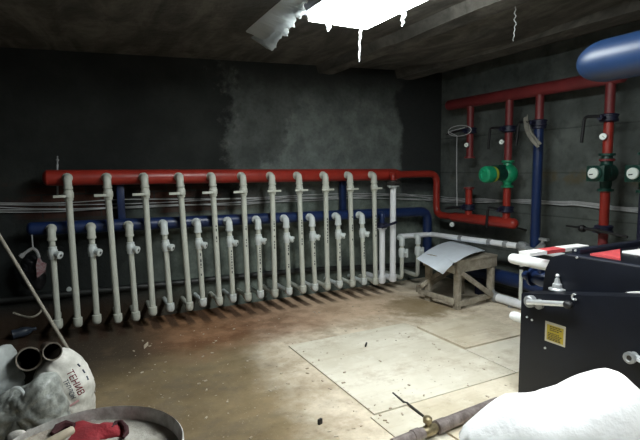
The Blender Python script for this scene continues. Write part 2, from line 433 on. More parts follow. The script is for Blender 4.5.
# ------------------------------------------------------------------ headers on the back wall
YH, YR = 5.12, 4.98
rz = [at(46.5, 178, 'y', YH), at(396, 174.5, 'y', YH), at(441, 174.5, 'y', YH)]
X1 = XR-.27           # plane of the pipes on the right wall
hd = thing('header_pipe', 'long thick red header pipe running along the back wall', 'pipe', (rz[0].x, YH, rz[0].z))
hz = lambda x: rz[0].z + (rz[1].z-rz[0].z)*(x-rz[0].x)/(rz[1].x-rz[0].x)
m = MB(); L0, L1 = rz[0], rz[1]
m.lathe(L0, L1-L0, [(-.035, .02), (-.028, .045), (-.012, .064), (0, .074), ((L1-L0).length-.02, .074), ((L1-L0).length+.05, .052), ((L1-L0).length+.08, .047)], 28)
m.build('pipe', 'red', hd)
low_l = at(452, 216.5, 'x', X1)
Pc = V((X1, YH, rz[2].z))
MB().tube(fillet([L1+V((.05, 0, 0)), V((X1, YH, L1.z)), V((X1, YH, low_l.z)), V((X1, YH-.32, low_l.z))], .13, 9), .046, 18).build('bent_pipe', 'red', hd)
# air vent spigot and drain on the header end
a = at(57, 176, 'y', YH)
MB().tube([a, at(57.5, 164, 'y', YH)], .009, 8).tube([at(57.5, 164, 'y', YH), at(57.5, 156, 'y', YH)], .006, 8).ball(at(57.5, 160, 'y', YH), .013).build('air_vent', 'grey_metal', hd)
a = at(57.5, 186, 'y', YH)
MB().tube([a, at(57.5, 196, 'y', YH)], .008, 8).build('drain', 'grey_metal', hd)
# tee with flange at the reducer
a = at(394, 182, 'y', YH); a.z = hz(a.x)
TE = V((at(394, 182, 'y', YR).x, YR+.02, a.z))
MB().tube(fillet([V((TE.x, YH, a.z)), V((TE.x, YR+.02, a.z)), V((TE.x, YR+.02, a.z-.07))], .05, 5), .034, 14).build('branch', 'red', hd)

bz = [at(30, 229, 'y', YH), at(424, 211.5, 'y', YH)]
bh = thing('header_pipe', 'long blue header pipe below the red one on the back wall', 'pipe', (bz[0].x, YH, bz[0].z))
m = MB(); B0, B1 = bz
m.tube(fillet([B0, B1+V((.06, 0, 0)), V((B1.x+.06, YH, .20)), V((B1.x+.06, 4.9, .20)), V((X1-.06, 4.72, .20))], .13, 9), .062, 22)
m.build('pipe', 'blue', bh)
MB().lathe(B0, B1-B0, [(-.03, .015), (-.024, .038), (-.01, .055), (.004, .0625), (.02, .0625)], 22).build('end_cap', 'blue', bh)
bhz = lambda x: B0.z + (B1.z-B0.z)*(x-B0.x)/(B1.x-B0.x)
for k, px in enumerate((121, 344)):
    a = at(px, 200, 'y', YH+.075)
    o = MB().box((a.x-.035, YH+.075, bhz(a.x)-.02), (a.x+.035, YH+.14, hz(a.x)+.03)).box((a.x-.05, YH+.14, bhz(a.x)-.07), (a.x+.05, YB+.005, bhz(a.x)+.0)).box((a.x-.05, YH+.14, hz(a.x)-.05), (a.x+.05, YB+.005, hz(a.x)+.02)).build('header_bracket', 'blue', bevel=.004)
    tag(o, ['blue upright bracket between the two header pipes near their left end', 'blue upright bracket between the header pipes under the red header right half'][k], 'bracket', 'blue brackets behind the headers')

# ------------------------------------------------------------------ risers
tt = [67.5, 107, 144.5, 180, 212.5, 243, 272, 299, 325.5, 350, 374]
tb = [(78, 323), (118, 319), (153, 312), (189.5, 307), (219.5, 302), (248, 298), (275, 294), (303, 290), (327.5, 287), (352.5, 284), (375.5, 282)]
bt = [(51, 228), (91, 226.5), (129, 225), (164, 225), (197.5, 223), (229, 222), (258, 220), (286, 218), (312, 216), (338, 215), (362, 214)]
bb = [(58.2, 325), (97, 320), (136, 317), (170.5, 308), (203, 302), (233, 298), (260.5, 295), (289, 292), (315, 288), (339.5, 285), (364, 282)]
RP = .029
def riser_base(t, top, zh, bot, rp=RP, matn='ppr', fit='ppr'):
    """elbow out of the header, straight pipe, elbow at the foot and tail to the wall"""
    MB().tube(fillet([V((top.x, YH-.05, zh)), V((top.x, YR, zh)), V((top.x, YR, zh-.085))], .05, 6), .037, 14) \
        .lathe((top.x, YH-.062, zh), (0, -1, 0), [(0, .046), (.022, .046), (.03, .037)], 14) \
        .lathe((top.x, YR, zh-.08), (0, 0, -1), [(0, .041), (.02, .041), (.024, .031)], 14).build('elbow', fit, t)
    MB().tube([V((top.x, YR, zh-.08)), V((bot.x, YR, bot.z+.03))], rp, 14).build('pipe', matn, t)
    m = MB().lathe((bot.x, YR, bot.z+.055), (0, 0, -1), [(0, .030), (.004, .041), (.05, .041), (.075, .038), (.09, .026), (.096, .008)], 14)
    m.tube([V((bot.x, YR+.02, bot.z+.005)), V((bot.x, YB+.01, bot.z+.01))], .024, 12)
    m.lathe((bot.x, YR+.02, bot.z+.005), (0, 1, 0), [(0, .036), (.05, .036), (.055, .025)], 12)
    m.build('foot_elbow', fit, t)
def pipe_print(t, x, z0, z1, xb, zb_):
    m = MB(); z = z0
    rnd = random.Random(int(x*100))
    while z > z1:
        h = rnd.uniform(.008, .03)
        if rnd.random() < .75:
            xx = x
            m.box((xx-.006, YR-RP-.0012, z-h), (xx+.006, YR-RP*.9, z))
        z -= h+rnd.uniform(.006, .02)
    m.build('printed_lettering', 'ppr_print', t)
for i in range(11):
    a = at(tt[i], 180, 'y', YR); b = at(*tb[i], 'y', YR); b.z = max(.05, min(.10, b.z)); zh = hz(a.x)
    side = 'right' if i > 5 else 'left'
    t = thing('riser_pipe', f'tall pale plastic riser from the red header, {ordinal(i)} from the left', 'pipe', (a.x, YR, FZ), 'tall risers on the red header')
    riser_base(t, a, zh, b)
    # ball valve with lever
    k = lambda z: a.lerp(b, (zh-z)/(zh-b.z)).x
    zv = zh-.155; xv = k(zv)
    v = MB().lathe((xv, YR, zv+.05), (0, 0, -1), [(0, .030), (.004, .038), (.02, .038), (.03, .044), (.072, .044), (.082, .038), (.10, .038), (.104, .030)], 14).build('valve', 'ppr', t)
    if i < 6:
        l = MB().box((xv-.125, YR-.052, zv-.022), (xv-.0, YR-.040, zv+.002)).lathe((xv, YR-.035, zv-.008), (0, -1, 0), [(0, .02), (.022, .02)], 10)
    else:
        l = MB().box((xv-.075, YR-.056, zv-.022), (xv+.085, YR-.042, zv+.000)).lathe((xv, YR-.035, zv-.008), (0, -1, 0), [(0, .02), (.028, .02)], 10)
    l.build('lever', 'ppr', v, bevel=.003)
    if i >= 4: pipe_print(t, k(.78), .92, .62, b.x, b.z)
for i in range(11):
    a = at(*bt[i], 'y', YR); b = at(*bb[i], 'y', YR); b.z = max(.05, min(.10, b.z)); zh = bhz(a.x)
    t = thing('riser_pipe', f'short pale plastic riser from the blue header, {ordinal(i)} from the left', 'pipe', (a.x, YR, FZ), 'short risers on the blue header')
    riser_base(t, a, zh, b, .027, fit='ppr_white' if i > 2 else 'ppr')
    k = lambda z: a.lerp(b, (zh-z)/(zh-b.z)).x
    zv = zh-.215; xv = k(zv)
    v = MB().lathe((xv, YR, zv+.06), (0, 0, -1), [(0, .028), (.004, .036), (.025, .036), (.034, .043), (.085, .043), (.094, .037), (.115, .037), (.12, .028)], 14) \
        .lathe((xv, YR, zv), V((.75, -.66, -.25)), [(.02, .03), (.058, .03), (.06, .036), (.084, .036), (.088, .028)], 12).build('valve', 'ppr_white', t)
    d = V((.75, -.66, -.25)).normalized()
    MB().lathe(V((xv, YR, zv))+d*.087, d, [(0, .011), (.004, .011)], 10).build('spindle_hole', 'black_iron', v)
    if i >= 4: pipe_print(t, k(.5), .64, .38, b.x, b.z)

# two fat white pipes with iron butterfly valves
def valve_disc(m, c, r, th, axis=(0, 0, 1)):
    a = V(axis).normalized()
    m.lathe(V(c)-a*th/2, a, [(0, r*.82), (th*.12, r), (th*.3, r), (th*.34, r*.9), (th*.66, r*.9), (th*.7, r), (th*.88, r), (th, r*.82)], 20)
w2t, w2b = at(395, 191, 'y', YR), at(395.5, 284, 'y', YR)
t = thing('riser_pipe', 'thick bright white riser hanging from the red header tee', 'pipe', (TE.x, YR+.02, FZ))
MB().tube(fillet([V((TE.x, YR+.02, TE.z-.14)), V((TE.x, YR+.02, .07)), V((TE.x, YB+.01, .08))], .06, 6), .039, 18).build('pipe', 'white_pipe', t)
MB().lathe((TE.x, YR+.02, TE.z-.135), (0, 0, -1), [(0, .078), (.014, .078), (.018, .045), (.04, .045)], 18).box((TE.x-.12, YR-.06, TE.z-.155), (TE.x-.02, YR-.035, TE.z-.137)).build('collar', 'ppr_white', t)
MB().lathe((TE.x, YR+.02, .13), (0, 0, -1), [(0, .040), (.005, .05), (.08, .05), (.1, .035), (.108, .01)], 16).build('foot_elbow', 'white_pipe', t)
t = thing('butterfly_valve', 'dark iron butterfly valve between the red header tee and the white riser', 'valve', (TE.x, YR+.02, TE.z-.135))
m = MB(); valve_disc(m, (TE.x, YR+.02, TE.z-.10), .082, .06); m.build('body', 'steel_dark', t)
MB().tube([V((TE.x, YR-.05, TE.z-.1)), V((TE.x-.0, YR-.10, TE.z-.1))], .014, 8).box((TE.x-.17, YR-.115, TE.z-.112), (TE.x+.02, YR-.100, TE.z-.092)).build('lever', 'steel_dark', t)
w1 = at(383, 222, 'y', YR); zb1 = bhz(w1.x)
t = thing('riser_pipe', 'thick white riser below the blue header beside the taller white one', 'pipe', (w1.x, YR+.02, FZ))
zc = at(383, 228, 'y', YR).z
MB().tube(fillet([V((w1.x, YR+.02, zc)), V((w1.x, YR+.02, .07)), V((w1.x, YB+.01, .08))], .06, 6), .037, 18).build('pipe', 'white_pipe', t)
MB().lathe((w1.x, YR+.02, zc+.002), (0, 0, -1), [(0, .06), (.014, .06), (.018, .041), (.035, .041)], 18).build('collar', 'white_pipe', t)
MB().lathe((w1.x, YR+.02, .13), (0, 0, -1), [(0, .040), (.005, .048), (.08, .048), (.1, .035), (.108, .01)], 16).build('foot_elbow', 'white_pipe', t)
t = thing('butterfly_valve', 'dark blue butterfly valve with long handle between blue header and white riser', 'valve', (w1.x, YR+.02, zc))
m = MB().tube(fillet([V((w1.x, YH-.06, zb1)), V((w1.x, YR+.02, zb1)), V((w1.x, YR+.02, zc+.05))], .04, 5), .034, 14); m.build('stub', 'blue', t)
m = MB(); valve_disc(m, (w1.x, YR+.02, zc+.035), .07, .07); m.build('body', 'navy', t)
MB().tube([V((w1.x, YR-.04, zc+.04)), V((w1.x+.0, YR-.075, zc+.04))], .013, 8).beam((w1.x-.08, YR-.085, zc+.02), (w1.x+.15, YR-.085, zc+.075), .018, .03).build('lever', 'navy', t, bevel=.003)

# ------------------------------------------------------------------ white line in the corner with two small stubs
X2 = X1-.13
p0 = at(399, 236.5, 'y', 5.08); p1 = V((X2, 5.08, p0.z-.01)); p2 = at(522, 246.5, 'x', X2)
wl = thing('water_pipe', 'thin white pipe turning the corner under the red manifold', 'pipe', (p1.x, p1.y, p1.z))
MB().tube(fillet([p0, p1, p2], .07, 6), .034, 14).build('pipe', 'white_pipe', wl)
for px, py in ((461, 237.5), (490, 241.5), (506, 244)):
    a = at(px, py, 'x', X2); a.z = p1.z+(p2.z-p1.z)*(a.y-p1.y)/(p2.y-p1.y); d = (p2-p1).normalized()
    MB().lathe(a-d*.03, d, [(0, .036), (.006, .041), (.05, .041), (.06, .036)], 14).build('clip', 'grey_metal', wl)
# tee valve at the end and its drop
T = p2
MB().lathe(T+V((0, .05, 0)), (0, -1, 0), [(0, .042), (.03, .05), (.09, .05), (.12, .042)], 14).tube([T+V((0, 0, .05)), T+V((0, 0, -.06))], .04, 12).build('tee_valve', 'grey_metal', wl)
q = at(543, 246, 'x', X2); q2 = at(566, 249, 'x', X2)
MB().tube(fillet([T, V((X2, q.y+.1, T.z-.03)), V((X2, q.y, T.z+.06)), ], .03, 4), .03, 12).tube([V((X2, q.y+.03, T.z+.03)), V((X2, q.y-.01, T.z+.12))], .016, 10).box((X2-.02, q.y-.06, T.z+.10), (X2+.02, q.y+.04, T.z+.125)).build('stopcock', 'grey_metal', wl)
MB().tube([V((X2, q.y+.08, T.z-.02)), V((X2, q2.y-.6, T.z-.03))], .028, 12).build('outlet', 'white_pipe', wl)
dr = at(522, 300, 'x', X2)
m = MB().tube([T+V((0, 0, -.05)), V((X2, T.y, FZ+.065))], .019, 12); m.build('drop_pipe', 'ppr', wl)
MB().lathe((X2, T.y, T.z-.22), (0, 0, -1), [(0, .027), (.03, .027)], 12).build('black_clamp', 'black_iron', wl)
for k, px in enumerate((402, 418)):
    a = at(px, 237, 'y', 5.0); b = at(px+1, 281, 'y', 5.0)
    t = thing('drain_stub', ['short grey valved pipe just right of the tall white riser', 'short grey valved pipe left of the white board stool'][k], 'pipe', (a.x, 5.0, FZ), 'grey stubs in the corner')
    z = p1.z
    MB().tube(fillet([V((a.x, 5.07, z)), V((a.x, 5.0, z)), V((a.x, 5.0, z-.1))], .04, 5), .036, 12).build('elbow', 'ppr_white', t)
    MB().tube(fillet([V((a.x, 5.0, z-.08)), V((a.x, 5.0, max(b.z, .06))), V((a.x-.0, YB+.01, .07))], .05, 5), .027, 12).build('pipe', 'ppr', t)
    v = MB().lathe((a.x, 5.0, z-.13), (0, 0, -1), [(0, .03), (.006, .038), (.03, .045), (.09, .045), (.12, .038), (.124, .03)], 12).build('valve', 'ppr_white', t)
    MB().box((a.x+.03, 4.94, z-.25), (a.x+.055, 4.965, z-.14)).tube([V((a.x+.0, 4.965, z-.19)), V((a.x+.04, 4.95, z-.19))], .016, 8).build('lever', 'ppr_white', v)

# sloping dark drain at the wall foot
o = MB().tube([V((-1.0, YB-.05, .31)), V((2.5, YB-.05, .25)), V((4.4, YB-.05, .13))], .033, 12).build('drain_pipe', 'dark_drain')
tag(o, 'dark drain pipe sloping along the foot of the back wall behind the risers', 'pipe')

# ------------------------------------------------------------------ red manifold on the right wall
RR = .043
def on1(px, py, dx=0.): return at(px, py, 'x', X1+dx)
u0, u1 = on1(450, 103.5), on1(612, 79.5)
uz = (u0.z+u1.z)/2
uh = thing('header_pipe', 'upper red header pipe high on the right wall', 'pipe', (X1, u0.y, uz))
m = MB(); ln = u0.y-u1.y+.12
m.lathe((X1, u0.y+.02, uz), (0, -1, 0), [(-.03, .02), (-.022, .045), (-.008, .06), (.005, .066), (ln, .066), (ln+.02, .05), (ln+.03, .02)], 22); m.build('pipe', 'red_dark', uh)
MB().tube([V((X1, u0.y-.06, uz)), V((XR+.01, u0.y-.06, uz))], .04, 14).build('wall_stub', 'red_dark', uh)
MB().tube([V((X1, u1.y+.3, uz)), V((XR+.01, u1.y+.3, uz))], .03, 14).build('wall_stub', 'red_dark', uh)

l1 = on1(514, 229); lz = low_l.z
lh = thing('header_pipe', 'lower red header pipe on the right wall with a rounded end', 'pipe', (X1, low_l.y, lz))
ye = l1.y
m = MB(); y0 = YH-.30; ln = y0-ye
m.lathe((X1, y0, lz), (0, -1, 0), [(0, .048), (.06, .062), (ln-.01, .062), (ln+.015, .055), (ln+.035, .036), (ln+.044, .01)], 20); m.build('pipe', 'red', lh)
for py_ in (y0-.42, y0-.95):
    MB().beam((X1, py_, lz-.03), (XR+.01, py_, lz-.10), .04, .02).build('support', 'steel_dark', lh)
g = on1(452, 224.5, -.07)
def gauge(label, c, r, axis, root_pt, group='small white dial gauges'):
    t = thing('dial_gauge', label, 'gauge', root_pt, group); a = V(axis).normalized()
    MB().lathe(V(c)-a*.018, a, [(0, r*.7), (.004, r), (.02, r), (.024, r*.9)], 16).build('case', 'grey_metal', t)
    f = MB().lathe(V(c)+a*.003, a, [(0, r*.86), (.004, r*.86)], 16).build('dial', 'gauge', t)
    x = a.orthogonal().normalized()
    MB().beam(V(c)+a*.0085-x*r*.2, V(c)+a*.0085+x*r*.6, .003, .002, a).build('needle', 'black_iron', f)
    MB().tube([V(c)-a*.015, V(root_pt)], .008, 8).build('stem', 'brass', t)
gauge('small white dial gauge on the bend of the lower red header', g, .034, (-1, -.4, .1), (X1-.02, g.y, g.z))

# risers of the manifold : pixel columns read along the pipe, heights on the plane of the pipes
def vpipe(name, label, cat, y, z0, z1, m_, r=RR, flange=(), group=None, fm='red_dark'):
    t = thing(name, label, cat, (X1, y, min(z0, z1)), group)
    MB().tube([V((X1, y, z0)), V((X1, y, z1))], r, 16).build('pipe', m_, t)
    for z in flange: MB().lathe((X1, y, z-.012), (0, 0, 1), [(0, r*1.35), (.003, r*1.55), (.021, r*1.55), (.024, r*1.35)], 18).build('flange', fm, t)
    return t
def bvalve(label, y, z, style, m_='navy', group='butterfly valves on the right wall'):
    t = thing('butterfly_valve', label, 'valve', (X1, y, z), group)
    m = MB(); valve_disc(m, (X1, y, z), .082, .075); m.build('body', m_, t)
    MB().tube([V((X1-.06, y, z)), V((X1-.13, y, z))], .018, 10).lathe((X1-.11, y, z), (-1, 0, 0), [(0, .026), (.03, .026)], 10).build('neck', m_, t)
    xh = X1-.135
    if style == 'down':
        MB().tube(fillet([V((xh, y, z+.01)), V((xh, y+.15, z+.02)), V((xh, y+.17, z-.22))], .04, 4), .015, 10).build('lever', 'black_iron', t)
    elif style == 'side':
        MB().tube([V((xh, y-.02, z)), V((xh, y+.12, z-.005)), V((xh, y+.27, z-.03))], [.014, .018, .012], 10).build('lever', 'black_iron', t)
    elif style == 'long':
        MB().tube([V((xh, y-.30, z-.03)), V((xh, y, z)), V((xh, y+.29, z+.01))], [.011, .016, .010], 10).build('lever', 'black_iron', t)
        MB().lathe((xh, y+.10, z), (0, 1, 0), [(0, .03), (.02, .04), (.05, .03)], 10).build('gear', 'black_iron', t)
    return t
zV = on1(468, 131).z
Y1, Y2, Y3, Y4 = on1(470, 140).y, on1(508.5, 140).y, on1(538.5, 140).y, on1(608, 140).y
def zz(px, py): return on1(px, py).z
V1, V2, V3, V4 = zz(468, 131), zz(509, 129), zz(540, 123), zz(608, 118)
VA, VB, VD = zz(467, 207), zz(504, 209), zz(604, 229)
# first column : no pump fitted, open flanges
G = 'red pipes of the right wall manifold'
vpipe('red_pipe', 'short red pipe above the leftmost upper valve', 'pipe', Y1, uz-.055, V1+.037, 'red_dark', group=G)
vpipe('red_pipe', 'red pipe ending in an open flange below the leftmost upper valve', 'pipe', Y1, V1-.037, zz(467, 158), 'red_dark', flange=(zz(467, 157.5),), group=G)
vpipe('red_pipe', 'red pipe stub left of the green pump, rising from a valve', 'pipe', Y1, VA+.037, zz(466, 187), 'red', flange=(zz(466, 188),), group=G)
vpipe('red_pipe', 'short red pipe joining the leftmost low valve to the lower header', 'pipe', Y1, lz+.05, VA-.037, 'red', group=G)
bvalve('dark butterfly valve with wire looped round it, leftmost under the upper header', Y1, V1, 'side')
bvalve('dark butterfly valve with sideways handle, leftmost above the lower red header', Y1, VA, 'side', 'navy')
# second column with the green pump
zp = zz(507, 174)
vpipe('red_pipe', 'short red pipe above the valve over the green pump', 'pipe', Y2, uz-.055, V2+.037, 'red_dark', group=G)
vpipe('red_pipe', 'red pipe between valve and top of the bright green pump', 'pipe', Y2, V2-.037, zp+.155, 'red_dark', group=G)
vpipe('red_pipe', 'red pipe directly below the bright green pump', 'pipe', Y2, zp-.155, VB+.037, 'red', group=G)
vpipe('red_pipe', 'short red pipe between valve and right end of the lower header', 'pipe', Y2, VB-.037, lz+.05, 'red', group=G)
bvalve('dark butterfly valve with hanging black handle above the green pump', Y2, V2, 'down')
bvalve('dark butterfly valve with hanging black handle below the green pump', Y2, VB, 'down')
t = thing('pump', 'bright green circulation pump with a yellow band on the red pipe', 'pump', (X1, Y2, zp))
MB().lathe((X1, Y2, zp-.155), (0, 0, 1), [(0, .07), (.024, .07), (.026, .046), (.07, .055), (.24, .055), (.284, .046), (.286, .07), (.31, .07)], 20) \
    .lathe((X1+.085, Y2, zp), (-1, 0, 0), [(0, .05), (.02, .095), (.05, .112), (.10, .112), (.14, .095), (.16, .07)], 24).build('volute', 'green', t)
MB().lathe((X1-.07, Y2, zp), (-1, 0, 0), [(0, .075), (.15, .075), (.155, .07)], 22).box((X1-.20, Y2-.05, zp+.06), (X1-.09, Y2+.05, zp+.105)).build('motor', 'green_dark', t)
for k in range(9):
    an = k*2*math.pi/9
    pass
MB().lathe((X1-.222, Y2, zp), (-1, 0, 0), [(0, .083), (.003, .088), (.035, .088), (.038, .083)], 24).build('band', 'yellow_green', t)
MB().lathe((X1-.258, Y2, zp), (-1, 0, 0), [(0, .086), (.01, .094), (.085, .094), (.105, .086), (.115, .068), (.117, .04), (.108, .035)], 24).build('fan_cover', 'green', t)
# third column : red above, blue below
vpipe('red_pipe', 'short red pipe over the blue pipe, third under the upper header', 'pipe', Y3, uz-.055, V3+.037, 'red_dark', group=G)
bvalve('dark butterfly valve with a rag on it, on top of the blue pipe', Y3, V3, 'down')
zlb = .20
t = thing('blue_pipe', 'upright blue pipe on the right wall dropping behind the boiler', 'pipe', (X1, Y3, FZ))
MB().tube([V((X1, Y3, V3-.037)), V((X1, Y3, zlb+.02))], .05, 18).build('pipe', 'blue', t)
MB().lathe((X1, Y3, V3-.037), (0, 0, -1), [(0, .072), (.02, .072), (.024, .05)], 18).build('flange', 'navy', t)
t = thing('header_pipe', 'thick blue pipe low on the right wall behind the stool', 'pipe', (X1, 4.5, zlb))
MB().lathe((X1, 4.76, zlb), (0, -1, 0), [(-.03, .02), (-.01, .07), (.01, .082), (2.2, .082), (2.23, .06)], 20).build('pipe', 'blue', t)
for y in (4.3, 3.2):
    MB().box((X1-.05, y-.03, FZ), (X1+.05, y+.03, zlb-.07)).build('support', 'navy', t)
# rag on that valve
def rag(u, v):
    y = Y3+.12-.20*v-.02*u + .012*nz((u*3, v*3, 1), 2); z = V3+.03-.05*v-.30*u*(.55+.45*math.sin(v*3.1))-.01
    return (X1-.165-.02*u*math.sin(6*v)-.012*nz((u*4, v*5, 0), 1.5), y-.05*u, z)
o = MB().grid(lambda u, v: (X1-.155-.015*math.sin(7*v+3*u), Y3+.07-.05*v-.16*u*u-.02*u, V3+.045-.31*u+.04*v), 12, 6, .006).build('rag', mat('pale_grey_rag', (.22, .21, .18), .9, var=.4, scale=14, bump=.4))
tag(o, 'pale grey rag draped over the valve on the blue pipe', 'rag')
# fourth column with the dark pump
zq = zz(601, 173)
vpipe('red_pipe', 'red pipe from the right end of the upper header to its valve', 'pipe', Y4, uz-.055, V4+.037, 'red_dark', group=G)
vpipe('red_pipe', 'red pipe between valve and the dark green pump near its white cap', 'pipe', Y4, V4-.037, zz(606, 161), 'red', flange=(zz(606, 160),), group=G)
vpipe('red_pipe', 'red pipe below the dark green pump crossed by white cables', 'pipe', Y4, zq-.17, VD+.037, 'red', group=G)
vpipe('red_pipe', 'red pipe vanishing behind the black boiler below a long handle', 'pipe', Y4, VD-.037, .45, 'red_dark', group=G)
bvalve('dark butterfly valve with hanging handle under right end of upper header', Y4, V4, 'down')
bvalve('black valve with long level handle above the boiler', Y4, VD, 'long')
def dark_pump(label, y, zq, px, py):
    t = thing('pump', label, 'pump', (X1, y, zq), 'dark green pumps with white caps')
    MB().lathe((X1, y, zq-.17), (0, 0, 1), [(0, .07), (.022, .07), (.024, .046), (.06, .052), (.29, .052), (.328, .046), (.33, .07), (.352, .07)], 18) \
        .lathe((X1+.07, y, zq), (-1, 0, 0), [(0, .05), (.02, .085), (.12, .085), (.15, .06)], 20).build('volute', 'green_dark', t)
    MB().lathe((X1-.06, y, zq), (-1, 0, 0), [(0, .07), (.12, .07), (.13, .06)], 18).box((X1-.17, y-.085, zq-.075), (X1-.08, y+.085, zq+.07)).build('motor', 'green_dark', t, bevel=.006)
    c = V((X1-.19, y, zq))
    f = MB().lathe(c, (-1, 0, 0), [(0, .05), (.012, .05), (.018, .044)], 20).build('cap', 'gauge', t)
    MB().beam(c+V((-.019, .03, -.012)), c+V((-.019, -.005, -.008)), .010, .002, (1, 0, 0)).build('slot', 'black_iron', f)
dark_pump('dark green pump with a white round cap on the fourth red pipe', Y4, zq, 592, 175)
Y5 = on1(646, 175).y
dark_pump('dark green pump with white cap at the right edge of the photo', Y5, zq, 632, 175)
vpipe('dark_pipe', 'dark upright pipe holding the pump at the right edge', 'pipe', Y5, .45, zq-.17, 'navy')
vpipe('dark_pipe', 'dark upright pipe above the pump at the right edge', 'pipe', Y5, zq+.182, uz+.3, 'navy')
MBo = MB().tube([V((X1, Y5, uz+.3)), V((XR+.01, Y5, uz+.3))], .03, 10).build('dark_pipe', 'navy'); tag(MBo, 'dark pipe stub entering the right wall near the ceiling', 'pipe')
t_ = MB().tube([V((X1-.12, Y4-.22, V4-.25)), V((X1-.12, Y4-.25, lz+.1))], .012, 8)
for (px, py, lab) in ((466.5, 145, 'small white dial gauge on the leftmost upper red pipe'), (501.5, 142, 'small white dial gauge left of the pipe above the green pump'), (603, 136.5, 'small white dial gauge on the red pipe above the dark pump')):
    c = on1(px, py, -.08); y = min((Y1, Y2, Y4), key=lambda k: abs(k-c.y))
    gauge(lab, c, .030 if px < 600 else .033, (-1, -.35, .1), (X1-.01, y+.0, c.z))
# white wire looped round the leftmost valve and hanging down
w = [V((X1-.15, Y1-.06, V1+.03))]
for k in range(19):
    an = k/18*2*math.pi*1.0
    w.append(V((X1-.13-.03*math.cos(an), Y1+.05+.17*math.cos(an)*1., V1+.0+.065*math.sin(an))))
w += [V((X1-.16, Y1+.06, V1-.06)), V((X1-.15, Y1+.07, V1-.2)), V((X1-.14, Y1+.075, V1-.5)), V((X1-.12, Y1+.08, VA+.02))]
o = MB().tube(w, .005, 6).build('wire', 'cable'); tag(o, 'thin white wire looped round the leftmost upper valve and hanging down', 'wire')

# ------------------------------------------------------------------ cables clipped along both walls
cab = [[(-8, 203), (60, 203), (121, 199.5), (200, 199), (260, 197.5), (330, 194), (395, 194), (437, 196)],
       [(-8, 204.5), (60, 205), (150, 203), (230, 199), (300, 199), (350, 195.5), (410, 196), (437, 198)],
       [(-8, 207), (60, 209), (150, 206), (215, 204), (285, 197.5), (340, 198), (405, 194), (437, 200)],
       [(-8, 210), (60, 209.5), (140, 207.5), (230, 203), (300, 201), (350, 198.5), (415, 199), (437, 201.5)],
       [(-8, 212), (60, 211.5), (160, 205), (240, 204.5), (310, 198.5), (370, 198), (420, 200), (437, 199)]]
rgt = [[(447, 197.5), (480, 199.5), (520, 200.5), (560, 201.5), (575, 201.5), (601, 204.2), (626, 208.5), (646, 209)],
       [(447, 199), (480, 200.5), (520, 202), (560, 203), (575, 203.5), (601, 206), (626, 209), (646, 210)],
       [(447, 201), (480, 198.5), (520, 203), (560, 204.2), (575, 204.5), (601, 207.4), (626, 210), (646, 211)],
       [(447, 202), (480, 202), (520, 199.5), (560, 202.2), (575, 202.5), (601, 205), (626, 207.5), (646, 208)],
       [(447, 199.5), (480, 202.5), (520, 201.2), (560, 205), (575, 205), (601, 208.5), (626, 211), (646, 213)]]
nm = ['topmost at the left end of the bundle', 'second from the top at the left end', 'middle one at the left end', 'second lowest at the left end', 'lowest at the left end']
for k in range(5):
    P = [at(px, py, 'y', YB-.014-.004*k) for px, py in cab[k]]
    Q = [at(px, py, 'x', XR-.014-.004*k) for px, py in rgt[k]]
    pts = P + Q
    # smooth
    out = []
    for i in range(len(pts)-1):
        a, b, c, d = pts[max(i-1, 0)], pts[i], pts[i+1], pts[min(i+2, len(pts)-1)]
        corner = (i == len(P)-1)
        for s in (range(6) if not corner else (0,)):
            s /= 6
            if i in (len(P)-2, len(P)): out.append(b.lerp(c, s))
            else: out.append(.5*((2*b)+(c-a)*s+(2*a-5*b+4*c-d)*s*s+(3*b-a-3*c+d)*s**3))
    out.append(pts[-1])
    o = MB().tube(out, .0052, 6).build('cable', 'cable')
    tag(o, f'white cable clipped along the walls, {nm[k]}', 'cable', 'white cables along the walls')

# ------------------------------------------------------------------ blue tank hung top right
a = at(640, 53.5, 'x', 2.78); tr = size_at(a, 22)
b = at(584, 58.5, 'x', 2.78)
dirn = V((0, -1, 0))
t = thing('expansion_tank', 'glossy blue tank with a domed end hung near the ceiling', 'tank', (2.78, a.y, a.z))
y0 = b.y
ln = 1.15
prof = [(0, .01)]+[(tr*1.5*(1-math.cos(k*math.pi/2/10)), tr*math.sin(k*math.pi/2/10)) for k in range(1, 11)]+[(ln, tr), (ln+.05, tr*.8), (ln+.07, .02)]
MB().lathe((2.78, y0+.03, a.z), dirn, prof, 36).build('shell', 'blue_tank', t)
for yy in (y0-.55, y0-1.0):
    MB().box((2.78-.012, yy-.012, a.z+tr-.01), (2.78+.012, yy+.012, CZ+.0)).lathe((2.78, yy-.02, a.z), (0, 1, 0), [(0, tr+.005), (.04, tr+.005)], 30).build('hanger', 'grey_metal', t)

# ------------------------------------------------------------------ ceiling lamp with torn film
LX0, LX1, LY0, LY1, LZ = 1.60, 2.12, 1.95, 3.27, 2.62
t = thing('ceiling_light', 'bright fluorescent ceiling light panel above the middle of the room', 'light', (1.86, 2.6, LZ))
m = MB().box((LX0-.03, LY0-.03, LZ+.02), (LX1+.03, LY1+.03, LZ+.07))
m.build('housing', 'fixture', t, bevel=.006)
m = MB()
for lo, hi in (((LX0-.03, LY0-.03, LZ-.0), (LX0, LY1+.03, LZ+.02)), ((LX1, LY0-.03, LZ-.0), (LX1+.03, LY1+.03, LZ+.02)), ((LX0, LY1, LZ-.0), (LX1, LY1+.03, LZ+.02)), ((LX0, LY0-.03, LZ-.0), (LX1, LY0, LZ+.02))): m.box(lo, hi)
m.build('rim', 'fixture', t)
MB().box((LX0+.01, LY0+.01, LZ-.05), (LX1-.01, LY1-.01, LZ+.015)).build('diffuser', 'tube', t, smooth=False)
for x in (LX0+.1, LX1-.1):
    for y in (LY0+.15, LY1-.15): MB().tube([V((x, y, LZ+.07)), V((x, y, CZ+.01))], .008, 8).build('hanger', 'fixture', t)
